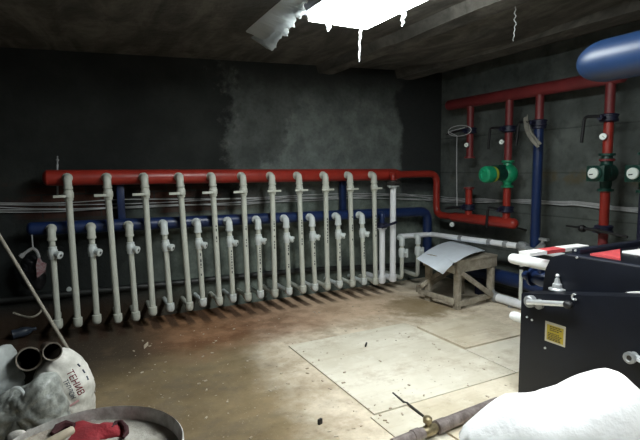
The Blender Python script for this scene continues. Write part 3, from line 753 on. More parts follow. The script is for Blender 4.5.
# ragged sheet of white film hanging left of the lamp
FT0, FT1 = at(292, -10, 'z', 2.705), at(244, 32, 'z', 2.705)
FB = [(0, 312, -8), (.15, 306, 4), (.3, 301, 15), (.45, 294, 25), (.6, 287, 33), (.72, 280, 40), (.84, 270, 51.5), (.93, 261, 45), (1, 246, 34)]
def film(u, v):
    # u runs away from the camera, v down to the torn edge
    a = FT0.lerp(FT1, u)
    for (p, x0, y0), (q, x1, y1) in zip(FB, FB[1:]):
        if p <= u <= q: k = (u-p)/(q-p); px, py = x0+(x1-x0)*k, y0+(y1-y0)*k; break
    rag = 3.2*nz((u*26, 0, 2), 1.)+1.8*nz((u*70, 0, 5), 1.)
    b = at(px+rag*.7, py+rag, 'x', a.x+.10+.03*math.sin(u*9))
    p = a.lerp(b, v)
    p.x += (.05*math.sin(v*math.pi)+.035*nz((u*7, v*3, 4), 1.2))*min(1, v*2)
    p.z += .015*nz((u*9, v*4, 1), 1.3)*v
    return p
o = MB().grid(film, 90, 16, .004).build('plastic_film', 'film')
tag(o, 'torn sheet of white plastic film sagging from the ceiling left of the lamp', 'plastic film')
def strip(label, px, y0, y1, y, w, o_):
    a = at(px, y0, 'y', y); n = 26
    b = at(px-2, y1, 'y', y); L = a.z-b.z
    a.z = max(a.z, min(LZ-.02, a.z))
    pts = [V((a.x+(b.x-a.x)*k/n+.016*nz((k*.35, o_, 0), 1.), y+.02*nz((k*.3, o_, 4), 1.), a.z-L*k/n)) for k in range(n+1)]
    r = [max(.003, w*(.55+.9*abs(nz((k*.7, o_, 8), 1.)))*(1-.75*(k/n)**2)) for k in range(n+1)]
    o = MB().tube(pts, r, 7).build('film_strip', 'film'); tag(o, label, 'film strip', 'torn strips under the ceiling')
strip('long torn white strip hanging from the middle of the lamp edge', 361, 17, 62, LY1+.015, .018, 1)
strip('short wide torn white strip hanging at the right end of the lamp', 404.5, 6, 26, 2.82, .026, 3)
strip('thin grey strip hanging from the ceiling right of the lamp', 516, -2, 41, 2.65, .007, 6)
strip('ragged white scrap hanging from the left corner of the lamp', 330, 12, 31, LY1+.02, .04, 9)
# sagging dark membrane under the slab on the right
def memb(u, v):
    x = 2.95+1.5*u; y = 2.3+2.7*v
    return (x, y, cz(x)-.004-.14*math.sin(math.pi*u)*math.sin(math.pi*v)*(.7+.5*nz((u*2, v*2, 0), 1.3))-.05*abs(nz((u*3, v*3, 7), 1.5))*math.sin(math.pi*u)*math.sin(math.pi*v))
o = MB().grid(memb, 40, 40, .004).build('ceiling_membrane', 'ceiling'); tag(o, 'grey sagging membrane hanging below the ceiling at the right', 'membrane')

# ------------------------------------------------------------------ boards on the floor
def board(label, x0, x1, y0, y1, z0, th, m_, ang=0., grp='plywood boards on the floor'):
    c = V(((x0+x1)/2, (y0+y1)/2, z0)); t_ = Matrix.Translation(c) @ Matrix.Rotation(R(ang), 4, 'Z')
    o = MB().box((-(x1-x0)/2, -(y1-y0)/2, 0), ((x1-x0)/2, (y1-y0)/2, th), t_).build('floor_board', m_, smooth=False, bevel=.0015)
    tag(o, label, 'board', grp); return o
f = lambda px, py: at(px, py, 'z', FZ+.012)
board('large pale board on the floor in the middle of the room', 1.64, 2.93, 2.45, 3.82, FZ, .012, 'ply')
board('pale board on the floor close to the foot of the black boiler', 2.94, 3.70, 2.45, 2.985, FZ, .012, 'ply')
board('warm coloured board before the white sack, beside a dark stick', 1.90, 2.95, 1.30, 2.435, FZ, .014, 'ply_warm')
board('board with a sharp corner pointing at the white sack, in front of the stool', 2.955, 3.75, 3.0, 3.66, FZ, .020, 'ply_warm')
board('narrow board left of the brass valve on the floor', 1.60, 1.885, 1.35, 2.435, FZ, .010, 'ply')
o = MB().tube([f(393, 393), f(404, 402.5), f(407, 403), f(423, 416), f(438, 430)], [.007, .010, .008, .010, .006], 7).build('stick', 'steel_dark', smooth=True)
tag(o, 'thin dark stick lying along a board edge behind the brass valve', 'stick')
#board('pale board lying towards the risers and the stool', 2.30, 3.10, 3.86, 4.45, FZ, .008, 'ply')

# crumbs of plaster, chips and splinters : beyond counting
m = MB(); rnd = random.Random(3)
for k in range(300):
    x, y = rnd.uniform(.2, 3.2), rnd.uniform(1.8, 4.7); s = rnd.choice((.003, .004, .004, .006, .009))
    z = FZ+.012 if x > 1.6 and y < 3.85 else FZ
    mt = Matrix.Translation((x, y, z+s*.2)) @ Matrix.Rotation(rnd.uniform(0, 6.3), 4, 'Z')
    m.box((-s*rnd.uniform(.6, 2), -s*.6, -s*.2), (s*rnd.uniform(.6, 2), s*.6, s*.5), mt)
o = m.build('floor_crumbs', mat('plaster_crumbs', (.55, .48, .38), .9, col2=(.36, .29, .21), scale=5), smooth=False)
tag(o, 'small plaster crumbs and wood chips scattered over the floor', 'debris', kind='stuff')
def chip(label, px, py, l, w_, ang, m_, name='wood_chip', cat='chip'):
    p = at(px, py, 'z', FZ+.02); mt = Matrix.Translation(p+V((0, 0, .006))) @ Matrix.Rotation(R(ang), 4, 'Z')
    o = MB().box((-l/2, -w_/2, -.012 if p.x > 1.6 else -.026), (l/2, w_/2, .008), mt).build(name, m_, smooth=False, bevel=.002); tag(o, label, cat)
chip('small black scrap on the floor left of the brass pipe', 320, 421, .03, .016, 20, 'black_iron', 'metal_scrap', 'scrap')
chip('pale splinter on the brown floor below the left risers', 146, 345, .09, .005, 60, 'handle')
chip('dark splinter lying on the large pale board', 366, 345, .07, .012, 48, 'steel_dark', 'splinter', 'splinter')

# ------------------------------------------------------------------ valve pipe on the floor under the white sack
pa, pb = at(400, 442, 'z', FZ+.05), at(500, 402, 'z', FZ+.065)
t = thing('valve_pipe', 'brownish steel pipe with a brass valve lying on the floor before the white sack', 'pipe', (pa.x, pa.y, FZ+.02))
d = (pb-pa).normalized(); P = lambda s: pa.lerp(pb, s)
L = (pb-pa).length
s1 = at(437, 427, 'z', FZ+.055); s1 = pa+d*((s1-pa).dot(d))
MB().tube([s1, pb-d*.02], .037, 18).build('pipe', 'steel_pipe', t)
MB().lathe(s1-d*.01, d, [(0, .030), (.004, .041), (.07, .041), (.075, .037)], 16).build('coupling', 'steel_pipe', t)
s0 = s1-d*.10
MB().lathe(s0-d*.01, d, [(0, .024), (.01, .03), (.03, .034), (.07, .034), (.09, .028), (.11, .024)], 14).build('valve_body', 'brass', t)
MB().tube([s0+d*.03, s0+d*.03+V((-.01, 0, .075))], .014, 10).lathe(s0+d*.03+V((-.007, 0, .05)), (0, 0, 1), [(0, .02), (.006, .027), (.03, .027), (.04, .016)], 12).build('spindle', 'brass', t)
MB().tube([s0-d*.01, pa-d*.05], .033, 16).lathe(s0-d*.09, d, [(0, .034), (.004, .039), (.05, .039), (.054, .034)], 16).build('nipple', 'steel_pipe', t)

# ------------------------------------------------------------------ wooden stool with white board
fz_ = lambda px, py: at(px, py, 'z', FZ)
A = fz_(457, 309.5); Bq = fz_(489, 298.5); Dq = fz_(430, 297)
tz = at(457, 262, 'y', A.y).z
e1 = (Bq-A); e1.z = 0; e2 = (Dq-A); e2.z = 0
e1n = V((math.cos(R(5)), math.sin(R(5)), 0)); e2n = V((-e1n.y, e1n.x, 0))
if e2n.dot(e2) < 0: e2n = -e2n
w1_, w2_ = e1.length*.84, e2.length*.78
A0 = A
t = thing('trestle_stool', 'rough timber trestle stool under the white board near the corner', 'stool', A0+e1n*w1_/2+e2n*w2_/2)
H = tz-FZ+.025
cn = [A0, A0+e1n*w1_, A0+e1n*w1_+e2n*w2_, A0+e2n*w2_]
for c in cn: MB().beam(c, c+V((0, 0, H-.02)), .075, .05, e1n).build('leg', 'wood', t, bevel=.004)
Z = lambda p, z: V((p.x, p.y, FZ+z))
o1 = -e2n*.035; o2 = -e1n*.045
MB().beam(Z(cn[0]+o1-e1n*.05, H-.075), Z(cn[1]+o1+e1n*.05, H-.075), .02, .13).build('apron', 'wood', t, bevel=.003)
MB().beam(Z(cn[3]-o1-e1n*.05, H-.075), Z(cn[2]-o1+e1n*.05, H-.075), .02, .13).build('apron', 'wood', t, bevel=.003)
MB().beam(Z(cn[0]+o2, H-.11), Z(cn[3]+o2, H-.075), .02, .09).build('apron', 'wood', t, bevel=.003)
MB().beam(Z(cn[0]+o1*1.6, H-.14), Z(cn[1]+o1*1.6, .07), .02, .055).build('brace', 'wood', t, bevel=.003)
MB().beam(Z(cn[3]-o1, .16), Z(cn[2]-o1, H-.2), .02, .055).build('brace', 'wood', t, bevel=.003)
MB().beam(Z(cn[0]+o2, .10), Z(cn[3]+o2+e2n*.12, .10), .022, .06).build('rail', 'wood', t, bevel=.003)
MB().beam(Z(cn[0]+o1, .07), Z(cn[1]+o1, .09), .02, .06).build('rail', 'wood', t, bevel=.003)
MB().beam(at(421, 286, 'y', cn[3].y), at(444, 269, 'y', cn[3].y-.06), .02, .05).build('strut', 'wood', t, bevel=.003)
m = MB()
for k in range(4):
    p = A0-e2n*.06+e2n*((w2_+.12)*(k+.5)/4)
    m.beam(Z(p-e1n*.03, H-.012), Z(p+e1n*(w1_+.05), H-.012), (w2_+.12)/4-.012, .024)
m.build('top_planks', 'wood', t, bevel=.002)
# block on the floor at the rear leg
p = at(424, 288, 'z', FZ+.05)
o = MB().box((p.x-.09, p.y-.05, FZ), (p.x+.07, p.y+.05, FZ+.09), None).build('timber_block', 'wood', bevel=.006); tag(o, 'short timber offcut on the floor left of the trestle stool', 'timber')
# white sheet draped over it : three survey corners on the stool top, free edge sagging left
top = FZ+H+.014
fr = [at(443, 275.5, 'y', A0.y-.03), at(456, 263, 'z', top), at(485, 251.5, 'z', top)]
bk_ = [at(416.5, 259.5, 'y', A0.y+w2_*.85), at(437, 246.2, 'z', top+.012), at(463, 243.3, 'z', top)]
def q3(P, u):
    k = .36
    return P[0]*((u-k)*(u-1)/(k)) + P[1]*(u*(u-1)/(k*(k-1))) + P[2]*(u*(u-k)/(1-k))
def sheet(u, v):
    p = q3(fr, u).lerp(q3(bk_, u), v); p.z += .006*nz((u*3, v*3, 0), 1.)+.012
    if u > .25: p.z = max(p.z, top+.008)
    return p
o = MB().grid(sheet, 28, 16, .004).build('white_board', 'sheet'); tag(o, 'white thin board sagging over the top of the trestle stool', 'board')
p = at(464, 251, 'z', top+.025)
o = MB().beam(p-e1n*.07+V((0, 0, .004)), p+e1n*.05+V((0, 0, .002)), .03, .014).build('marker', 'black_iron', bevel=.004); tag(o, 'small dark tool lying on the white board', 'tool')

# ------------------------------------------------------------------ insulated pipe near the floor behind the boiler
a, b = at(498, 294, 'x', X2), V((X2, T.y, FZ+.065))
t = thing('water_pipe', 'white pipe near the floor running behind the black boiler', 'pipe', (X2, a.y, FZ))
MB().tube([V((X2, a.y, FZ+.065)), V((X2, T.y-.9, FZ+.065))], .05, 14).build('pipe', 'white_pipe', t)
MB().lathe((X2, a.y+.07, FZ+.065), (0, -1, 0), [(0, .035), (.02, .06), (.05, .06), (.075, .05)], 14).tube([V((X2, a.y+.04, FZ+.065)), V((X2-.02, a.y+.06, FZ+.15))], .02, 8).build('end_valve', 'grey_metal', t)
for y in (a.y-.2, a.y-.9): MB().box((X2-.04, y-.02, FZ), (X2+.04, y+.02, FZ+.02)).build('foot', 'grey_metal', t)

# ------------------------------------------------------------------ black boiler at the right
XF = 2.66                       # near face
fe = at(520, 330, 'x', XF).y    # far end
A_ = at(523, 293.5, 'x', XF); B_ = at(640, 297, 'x', XF); sl = (B_.z-A_.z)/(B_.y-A_.y)
YN = .75
XU = XF+.15
uA = at(557, 251, 'x', XU); uB = at(640, 270.5, 'x', XU); uzt = (uA.z+uB.z)/2
ufe = at(547, 280, 'x', XU).y
t = thing('boiler', 'black steel boiler with hinged front panel at the right edge', 'boiler', (XF+.4, (fe+YN)/2, FZ))
zn = A_.z+sl*(YN-A_.y)
MB().prism([(XF, fe, FZ+.005), (XF, fe, A_.z), (XF, YN, zn), (XF, YN, FZ+.005)], (.14, 0, 0)).build('front_panel', 'black_steel', t, bevel=.006)
zb_ = .52
m = MB().prism([(XU, ufe+.06, zb_-.1), (XU, ufe+.02, uzt-.12), (XU, ufe-.02, uzt-.03), (XU, ufe-.10, uzt), (XU, YN, uzt), (XU, YN, zb_-.1)], (.86, 0, 0))
m.build('upper_casing', 'black_steel', t, bevel=.012)
MB().box((XU, YN, FZ+.005), (XU+.86, fe+.0, zb_-.08)).build('base', 'black_steel', t, bevel=.008)
# edges and coloured panels on the casing top
MB().tube([V((XU+.012, ufe-.12, uzt)), V((XU+.012, YN, uzt))], .012, 8).build('lip', 'black_edge', t)
MB().box((XU+.10, ufe-.16, uzt-.01), (XU+.85, ufe-.10, uzt+.03)).build('top_rail', 'black_edge', t, bevel=.006)
for poly, m_ in (([(590, 253.5), (620, 249), (620.5, 258.5)], 'pink'), ([(622, 251), (662, 246), (662, 257)], 'white_sheet')):
    MB().prism([at(px, py, 'z', uzt+.012) for px, py in poly], (0, 0, -.02)).build('top_panel', m_, t, smooth=False)
# white sheet caught between panel and casing
g0, g1 = at(614, 295.2, 'x', XU-.006), at(645, 291, 'x', XU-.006)
MB().prism([(XU-.012, g0.y, g0.z-.02), (XU-.012, g0.y, g0.z), (XU-.012, (g0.y+g1.y)/2, at(630, 292, 'x', XU-.006).z), (XU-.012, g1.y, g1.z), (XU-.012, g1.y, g1.z-.12)], (.012, 0, 0)).build('white_gasket', 'white_sheet', t)
# chrome hinge rod with a disc and a black knob
h0, h1 = at(527.5, 302, 'x', XF-.045), at(565, 304, 'x', XF-.045)
rod = MB().tube([h0, h1], size_at(h0, 2.6), 14).build('hinge_rod', 'chrome', t)
MB().lathe(h0+V((.06, .0, 0)), (-1, 0, 0), [(0, size_at(h0, 6)), (.05, size_at(h0, 6)), (.056, size_at(h0, 5))], 20).lathe(h0+V((.055, -.06, -.005)), (-1, 0, 0), [(0, size_at(h0, 5)), (.03, size_at(h0, 5))], 18).build('hinge_disc', 'grey_metal', rod)
MB().ball(h1+V((0, -.02, 0)), .026, (1, 1.2, 1)).tube([h1, h1+V((.06, -.01, -.01))], .014, 8).build('knob', 'black_iron', rod)
# eye hook
e = at(574, 297, 'x', XF-.02); rr = size_at(e, 2.5); pts = []
for k in range(15):
    an = R(50+k*20); pts.append(e+V((0, -rr*math.cos(an)*.8, rr*1.2*math.sin(an))))
MB().tube(pts, .006, 8).tube([e+V((0, 0, -rr*1.1)), e+V((.03, 0, -rr*1.4))], .006, 8).build('eye_hook', 'chrome', t)
# chrome latch on the casing
l = at(557, 289, 'x', XU-.02)
MB().lathe(V((l.x, l.y, l.z-.005)), (0, 0, 1), [(0, .052), (.008, .052), (.012, .032), (.04, .028), (.045, .02), (.075, .014)], 16).ball(l+V((0, 0, .088)), .014).box((l.x-.0, l.y-.045, l.z-.006), (l.x+.045, l.y+.045, l.z+.002)).build('latch', 'chrome', t)
# bolts
m = MB()
for px, py, X_ in ((577, 257.5, XU), (575.5, 250.5, XU), (527, 317, XF), (532, 320, XF), (545, 348, XF)):
    p = at(px, py, 'x', X_-.002); m.lathe(p+V((.004, 0, 0)), (-1, 0, 0), [(0, .008), (.008, .007), (.010, .003)], 8)
m.build('bolt_heads', 'chrome', t)
# warning sticker
sc = [at(*q, 'x', XF) for q in ((545.6, 321.2), (566, 326.4), (565, 347.6), (544.8, 340.2))]
zt_, zb2 = (sc[0].z+sc[1].z)/2, (sc[2].z+sc[3].z)/2; ya_, yb_ = (sc[0].y+sc[3].y)/2, (sc[1].y+sc[2].y)/2
st = MB().box((XF-.0015, yb_, zb2), (XF+.001, ya_, zt_)).build('warning_sticker', 'yellow_border', t, smooth=False)
w_, h_ = ya_-yb_, zt_-zb2
MB().box((XF-.0022, yb_+.09*w_, zb2+.09*h_), (XF-.0005, ya_-.09*w_, zt_-.13*h_)).build('yellow_field', 'yellow', st, smooth=False)
m = MB(); rnd = random.Random(5)
for k, (fy, n) in enumerate(((.80, 4), (.71, 5), (.62, 4), (.46, 6), (.38, 6), (.30, 6), (.22, 5), (.15, 6))):
    y = ya_-(.24 if k < 3 else .15)*w_
    for q in range(n):
        ww = rnd.uniform(.05, .13)*w_
        if y-ww < yb_+.14*w_: break
        m.box((XF-.0028, y-ww, zb2+fy*h_-.022*h_), (XF-.0015, y, zb2+fy*h_+.022*h_)); y -= ww+.022*w_
m.build('lettering', 'ink', st, smooth=False)
# round knob on the panel
k_ = at(629, 358, 'x', XF-.05); kr = size_at(k_, 6)
kn = MB().lathe(k_+V((.05, 0, 0)), (-1, 0, 0), [(0, kr*.8), (.03, kr*.8), (.034, kr), (.052, kr), (.056, kr*.6), (.05, kr*.5), (.046, .004)], 20).build('round_knob', 'grey_metal', t)
MB().lathe(k_+V((.004, 0, 0)), (-1, 0, 0), [(0, kr*.45), (.004, kr*.42)], 14).build('hub', 'steel_dark', kn)
MB().tube([k_+V((.02, -kr*.9, -.0)), k_+V((.02, -.22, -.05))], .010, 8).tube([k_+V((.03, -kr*.6, .012)), k_+V((.03, -.22, .02))], .007, 8).build('rods', 'chrome', kn)
# insulated white stubs leaving the boiler
def stub(label, p, yend, r, m_='insul', g='white stubs of the boiler'):
    t2 = thing('insulated_pipe', label, 'pipe', (p.x, p.y, p.z), g)
    ln = p.y-yend
    MB().lathe(p, (0, -1, 0), [(0, r*.3), (.006, r*.75), (.02, r*.95), (.04, r), (ln, r)], 20).build('pipe', m_, t2)
s_ = at(510, 258, 'x', XU+.14); stub('thick white insulated pipe leaving the top of the boiler', s_, ufe-.15, size_at(s_, 5.2))
s_ = at(511, 315, 'x', XF+.10); stub('thick white insulated pipe leaving the boiler low, half hidden', s_, fe-.05, size_at(s_, 4.8))
# red and white plank lying over the white stub at the end of the boiler
q0 = at(525, 254, 'y', ufe+.08); zq_ = q0.z
pl = thing('striped_plank', 'red and white striped plank resting on the white pipe at the boiler end', 'plank', (q0.x+.3, ufe+.07, zq_))
for a_, b_, m_ in ((0, .17, 'white_sheet'), (.17, .36, 'pink'), (.36, .62, 'white_sheet')):
    MB().box((q0.x+a_, ufe+.04, zq_-.012), (q0.x+b_, ufe+.13, zq_+.012)).build('stripe', m_, pl, smooth=False)
# dark blue valve beside the boiler end
p = at(543, 279, 'x', XU+.30)
t = thing('gate_valve', 'dark blue valve between the black boiler and the blue pipe', 'valve', (p.x, p.y, p.z))
MB().lathe(p+V((0, .10, 0)), (0, -1, 0), [(0, .07), (.02, .07), (.025, .045), (.08, .06), (.14, .06), (.19, .045), (.195, .07), (.215, .07)], 18).tube([p, p+V((-.03, 0, .09))], .025, 12).build('body', 'blue', t)
MB().tube([p+V((0, -.1, 0)), p+V((0, -.4, 0))], .035, 14).build('stub', 'blue', t)
MB().lathe(p+V((0, .1, 0)), (0, 1, 0), [(0, .035), (.06, .035), (.08, .02)], 14).build('plug', 'blue', t)

# ------------------------------------------------------------------ white sack in the foreground
sil = [(455, 446), (463, 428), (475, 417), (488, 405), (496, 399), (507, 393), (521, 394), (534, 392.5), (556, 385.5), (589, 370), (600, 366.8), (610, 365.5), (616, 367.5), (624, 375), (632.6, 383), (645, 392), (668, 425), (680, 470)]
bc_px = (582, 470)
depth = 2.02
def ray_d(px, py, d): 
    v = RIGHT*((px-320)/FL)+UP*((220-py)/FL)+_f
    return V((0, 0, CH))+v*d
cen = ray_d(*bc_px, depth)
# outline measured as distance from the sack middle in its own upright plane
out = [(ray_d(*q, depth)-cen) for q in sil]
ax_r = V((RIGHT.x, RIGHT.y, 0)).normalized(); ax_f = V((_f.x, _f.y, 0)).normalized()
pol = sorted([(math.atan2(o.dot(V((0, 0, 1))), o.dot(ax_r)), math.hypot(o.dot(ax_r), o.z)) for o in out])
def rad(th):
    if th <= pol[0][0]: return pol[0][1]
    if th >= pol[-1][0]: return pol[-1][1]
    for (a, r), (b, s) in zip(pol, pol[1:]):
        if a <= th <= b: return r+(s-r)*(th-a)/(b-a+1e-9)
m = MB(); NU, NV = 72, 26; rings = []
zmin = FZ+.004
for j in range(NV+1):
    ph = -math.pi/2+math.pi*j/NV; row = []
    for i in range(NU):
        th = 2*math.pi*i/NU; tw = math.atan2(math.sin(th), math.cos(th))
        rr_ = rad(tw) if tw > pol[0][0] and tw < pol[-1][0] else .62*(pol[0][1] if tw < 0 and tw > -math.pi/2 else pol[-1][1])+.1
        cp = abs(math.cos(ph))**.75
        p = cen+ax_r*(rr_*cp*math.cos(th))+V((0, 0, rr_*cp*math.sin(th)))+ax_f*(.22*math.copysign(abs(math.sin(ph))**.9, math.sin(ph)))
        p += (p-cen).normalized()*(.010*nz(p, 5)+.007*nz(p, 14, 3)-.018) * (1 if abs(ph) > .35 else .3)
        p.z = max(p.z, zmin+.002*nz(p, 9)); row.append(p)
    rings.append(row)
bmv = [[m.bm.verts.new(p) for p in row] for row in rings]
m._skin(bmv)
for r_ in (bmv[0][::-1], bmv[-1]): m.bm.faces.new(r_)
bmesh.ops.remove_doubles(m.bm, verts=m.bm.verts[:], dist=1e-4)
o = m.build('white_sack', 'white_sack', ang=80); tag(o, 'big bright white woven sack in the foreground before the black boiler', 'sack')

# ------------------------------------------------------------------ drum of slurry, lower left
DZ = .80; dc = at(88, 452, 'z', DZ)
dr_ = (at(181, 450, 'z', DZ)-dc).length
t = thing('drum', 'wide open drum full of grey slurry in the lower left corner', 'drum', (dc.x, dc.y, FZ))
c0 = V((dc.x, dc.y, FZ))
m = MB(); n = 56
prof = [(0, .9), (.02, .93), (.28, .95), (.30, .97), (.32, .95), (.58, .955), (.60, .975), (.62, .955), (DZ-FZ-.02, .97), (DZ-FZ-.008, 1.0), (DZ-FZ, 1.0), (DZ-FZ+.004, .985), (DZ-FZ-.01, .965), (DZ-FZ-.12, .95)]
rings = [m._ring(c0+V((0, 0, h)), V((1, 0, 0)), V((0, 1, 0)), r*dr_, n) for h, r in prof]
m._skin(rings); m.bm.faces.new(rings[0][::-1]); m.build('shell', 'drum', t)
# surface : heaped towards the left
def slur(u, v):
    r = dr_*.962*u; an = 2*math.pi*v
    x, y = r*math.cos(an), r*math.sin(an)
    s = V((x, y, 0)).dot(-ax_r)/dr_
    z = DZ-.036+.03*max(0, s)**1.5+.012*nz((x, y, 0), 9)*(1-u**8)+.006*nz((x, y, 5), 30)*(1-u**8)
    return (dc.x+x, dc.y+y, z)
m = MB(); nu, nv = 26, 60
P = [[m.bm.verts.new(slur(i/nu, j/nv)) for j in range(nv)] for i in range(1, nu+1)]
c_ = m.bm.verts.new(slur(0, 0))
for j in range(nv): m.bm.faces.new((c_, P[0][j], P[0][(j+1) % nv]))
for i in range(nu-1):
    for j in range(nv): m.bm.faces.new((P[i][j], P[i+1][j], P[i+1][(j+1) % nv], P[i][(j+1) % nv]))
m.build('slurry', 'slurry', t)
# plaster lumps in the drum
m = MB(); rnd = random.Random(11)
for k in range(70):
    q = at(rnd.uniform(5, 80), rnd.uniform(402, 440), 'z', DZ-.02)
    if (V((q.x, q.y, 0))-V((dc.x, dc.y, 0))).length > dr_*.88: continue
    s = rnd.uniform(.004, .013); m.ball(V((q.x, q.y, DZ-.042+s*.3)), s, (1, .8, .6), 6)
for px, py, s in ((16, 432, .028), (96, 422, .016), (92, 418, .014), (30, 428, .018)):
    q = at(px, py, 'z', DZ-.02); m.ball(V((q.x, q.y, DZ-.035)), s, (1, .9, .6), 8)
o = m.build('plaster_lumps', mat('pale_plaster', (.52, .5, .46), .9, var=.5, scale=30), t); o['kind'] = 'stuff'
# red glove
gz = DZ-.03
poly = [(62, 448), (66, 430), (72, 424), (80, 421.5), (92, 424), (104, 428), (112, 427), (116, 422.5), (122, 424), (127, 430), (124, 437), (112, 438), (100, 440), (95, 448)]
gp = [at(px, py, 'z', gz) for px, py in poly]; gc = sum(gp, V((0, 0, 0)))/len(gp)
m = MB(); nr = 9; rows = []
for i in range(nr+1):
    s = 1-(i/nr); row = []
    for p in gp:
        q = gc.lerp(p, s); q.z = gz+.016*(1-s**2.6)+.010*nz(q, 22)*(1-s*.4)-.010*(s > .99); row.append(m.bm.verts.new(q))
    rows.append(row)
m._skin(rows[:-1]); m.bm.faces.new(rows[-2]); 
for v in rows[-1]: m.bm.verts.remove(v)
bot = [m.bm.verts.new(V((p.x, p.y, gz-.022))) for p in gp]
for i in range(len(gp)): m.bm.faces.new((bot[i], bot[(i+1) % len(gp)], rows[0][(i+1) % len(gp)], rows[0][i]))
bmesh.ops.subdivide_edges(m.bm, edges=m.bm.edges[:], cuts=1, use_grid_fill=True, smooth=.3)
t = thing('work_glove', 'crumpled red work glove lying in the grey drum', 'glove', (gc.x, gc.y, gz))
m.build('cloth', 'red_cloth', t, ang=70)
cf = [at(px, py, 'z', gz+.012) for px, py in ((112, 428), (116, 423), (121, 422.6), (126, 428), (126.5, 433), (123, 438))]
MB().tube(cf, [.004, .007, .008, .008, .007, .004], 8).build('cuff', 'dark_cloth', t)
cf = [at(px, py, 'z', gz+.018) for px, py in ((52, 434), (58, 428), (66, 425), (74, 425.5))]
MB().tube(cf, [.006, .013, .014, .008], 8).build('cuff', 'dark_cloth', t)
ha, hb = at(74, 429, 'z', gz+.045), at(44, 446, 'z', gz+.03)
t = thing('tool_handle', 'pale wooden tool handle lying across the red glove', 'handle', tuple(hb))
m = MB(); dd_ = hb-ha; m.lathe(ha, dd_, [(0, .007), (.004, .0105), (.02, .0115), (dd_.length*.6, .0125), (dd_.length+.15, .013), (dd_.length+.16, .01)], 14); m.build('shaft', 'handle', t)

# ------------------------------------------------------------------ sacks and bags  on the floor behind the drum
def blob(name, m_, label, cat, outline, depth, thick, seed, amp=.02, freq=6., parent=None, base=None, nu=96, nv=40, power=.8, group=None):
    """bag with a measured outline, its own thickness and wrinkles"""
    pts = [ray_d(px, py, depth) for px, py in outline]; n = len(pts)
    c = sum(pts, V((0, 0, 0)))/n
    loc = [((p-c).dot(ax_r), (p-c).z) for p in pts]
    poly = sorted((math.atan2(b, a), math.hypot(a, b)) for a, b in loc)
    poly = [(poly[-1][0]-2*math.pi, poly[-1][1])]+poly+[(poly[0][0]+2*math.pi, poly[0][1])]
    def rad(th):
        for (a, r), (b, s) in zip(poly, poly[1:]):
            if a <= th <= b: return r+(s-r)*(th-a)/(b-a+1e-9)
        return poly[0][1]
    m = MB(); rings = []
    for j in range(1, nv):
        ph = -math.pi/2+math.pi*j/nv; row = []
        for i in range(nu):
            th = -math.pi+2*math.pi*i/nu; r = rad(th); cp = abs(math.cos(ph))**power
            p = c+ax_r*(r*cp*math.cos(th))+V((0, 0, r*cp*math.sin(th)))+ax_f*(thick*math.sin(ph))
            q = amp*(nz(p, freq, seed)+.5*nz(p, freq*2.3, seed+4)+.8*abs(nz(p, freq*1.4, seed+9))-.9*(1-abs(nz(p, freq*2.1, seed+2)))**4*.6)
            p += (p-c).normalized()*q*(.35+.65*abs(math.sin(ph)))
            p.z = max(p.z, FZ+.003); row.append(m.bm.verts.new(p))
        rings.append(row)
    m._skin(rings)
    for k, r_ in ((0, rings[0][::-1]), (1, rings[-1])):
        cc = sum((v.co for v in r_), V((0, 0, 0)))/nu; cv = m.bm.verts.new(cc+ax_f*(thick*.04*(-1 if k == 0 else 1)))
        for i in range(nu): m.bm.faces.new((r_[i], r_[(i+1) % nu], cv))
    return m, c
d1 = 2.95
m, c = blob('sack', 'sack', '', '', [(38, 372), (45, 362), (52, 352), (60, 346.5), (67, 348), (75, 353), (83, 362), (88.5, 374), (91, 388), (90.5, 398), (89, 412), (89, 430), (87, 452), (60, 455), (34, 450), (30, 420), (33, 395)], d1, .15, 2, .02, 7)
t = thing('cement_sack', 'printed white cement sack with red and blue lettering leaning behind the drum', 'sack', (c.x, c.y, FZ))
m.build('bag', 'sack', t, ang=75)
# lettering on the sack, reading down its near face
def letters(txt, p0, p1, size, m_, name, parent, off):
    cu = bpy.data.curves.new(name, 'FONT'); cu.body = txt; cu.size = size; cu.extrude = .0015; cu.align_x = 'CENTER'
    ob = bpy.data.objects.new(name, cu); C.objects.link(ob)
    dg = bpy.context.evaluated_depsgraph_get(); me = bpy.data.meshes.new_from_object(ob.evaluated_get(dg))
    C.objects.unlink(ob); bpy.data.objects.remove(ob)
    x = (p1-p0).normalized(); z = (-ax_f+V((0, 0, .25))+ax_r*.15); z = (z-x*z.dot(x)).normalized(); y = z.cross(x)
    w0 = max(v.co.x for v in me.vertices)-min(v.co.x for v in me.vertices); s = (p1-p0).length/w0
    mid = (p0+p1)/2+off
    wl = V((0, 0, 0)); p = parent
    while p is not None: wl += p.location; p = p.parent
    for v in me.vertices: v.co = mid+x*(v.co.x*s)+y*(v.co.y)+z*v.co.z-wl
    me.materials.append(M[m_]); o2 = bpy.data.objects.new(name, me); C.objects.link(o2); o2.parent = parent
    return o2
bagob = t.children[0]
def front(px, py):
    """point on the near skin of the sack, from its own mesh"""
    d_ = ray_d(px, py, 1)-V((0, 0, CH)); d_.normalize()
    bpy.context.view_layer.update()
    ok, loc, nn, idx = bagob.ray_cast(V((0, 0, CH))-t.location, d_)
    return (loc+t.location) if ok else ray_d(px, py, d1-.15)
letters('ТЕНИВ', front(66.5, 372), front(79, 395.5), .056, 'red_ink', 'red_lettering', t, -ax_f*.004)
letters('ТЕПЛОН', front(63, 381), front(72, 399), .040, 'blue_ink', 'blue_lettering', t, -ax_f*.004)
d2 = 2.62
for a_, b_ in (((77.5, 364), (80, 366.5)), ((82.5, 369.5), (84.5, 373)), ((86.5, 376), (88, 380))):
    MB().beam(front(*a_)-ax_f*.002, front(*b_)-ax_f*.002, .014, .004, -ax_f).build('printed_mark', 'blue_ink', t)
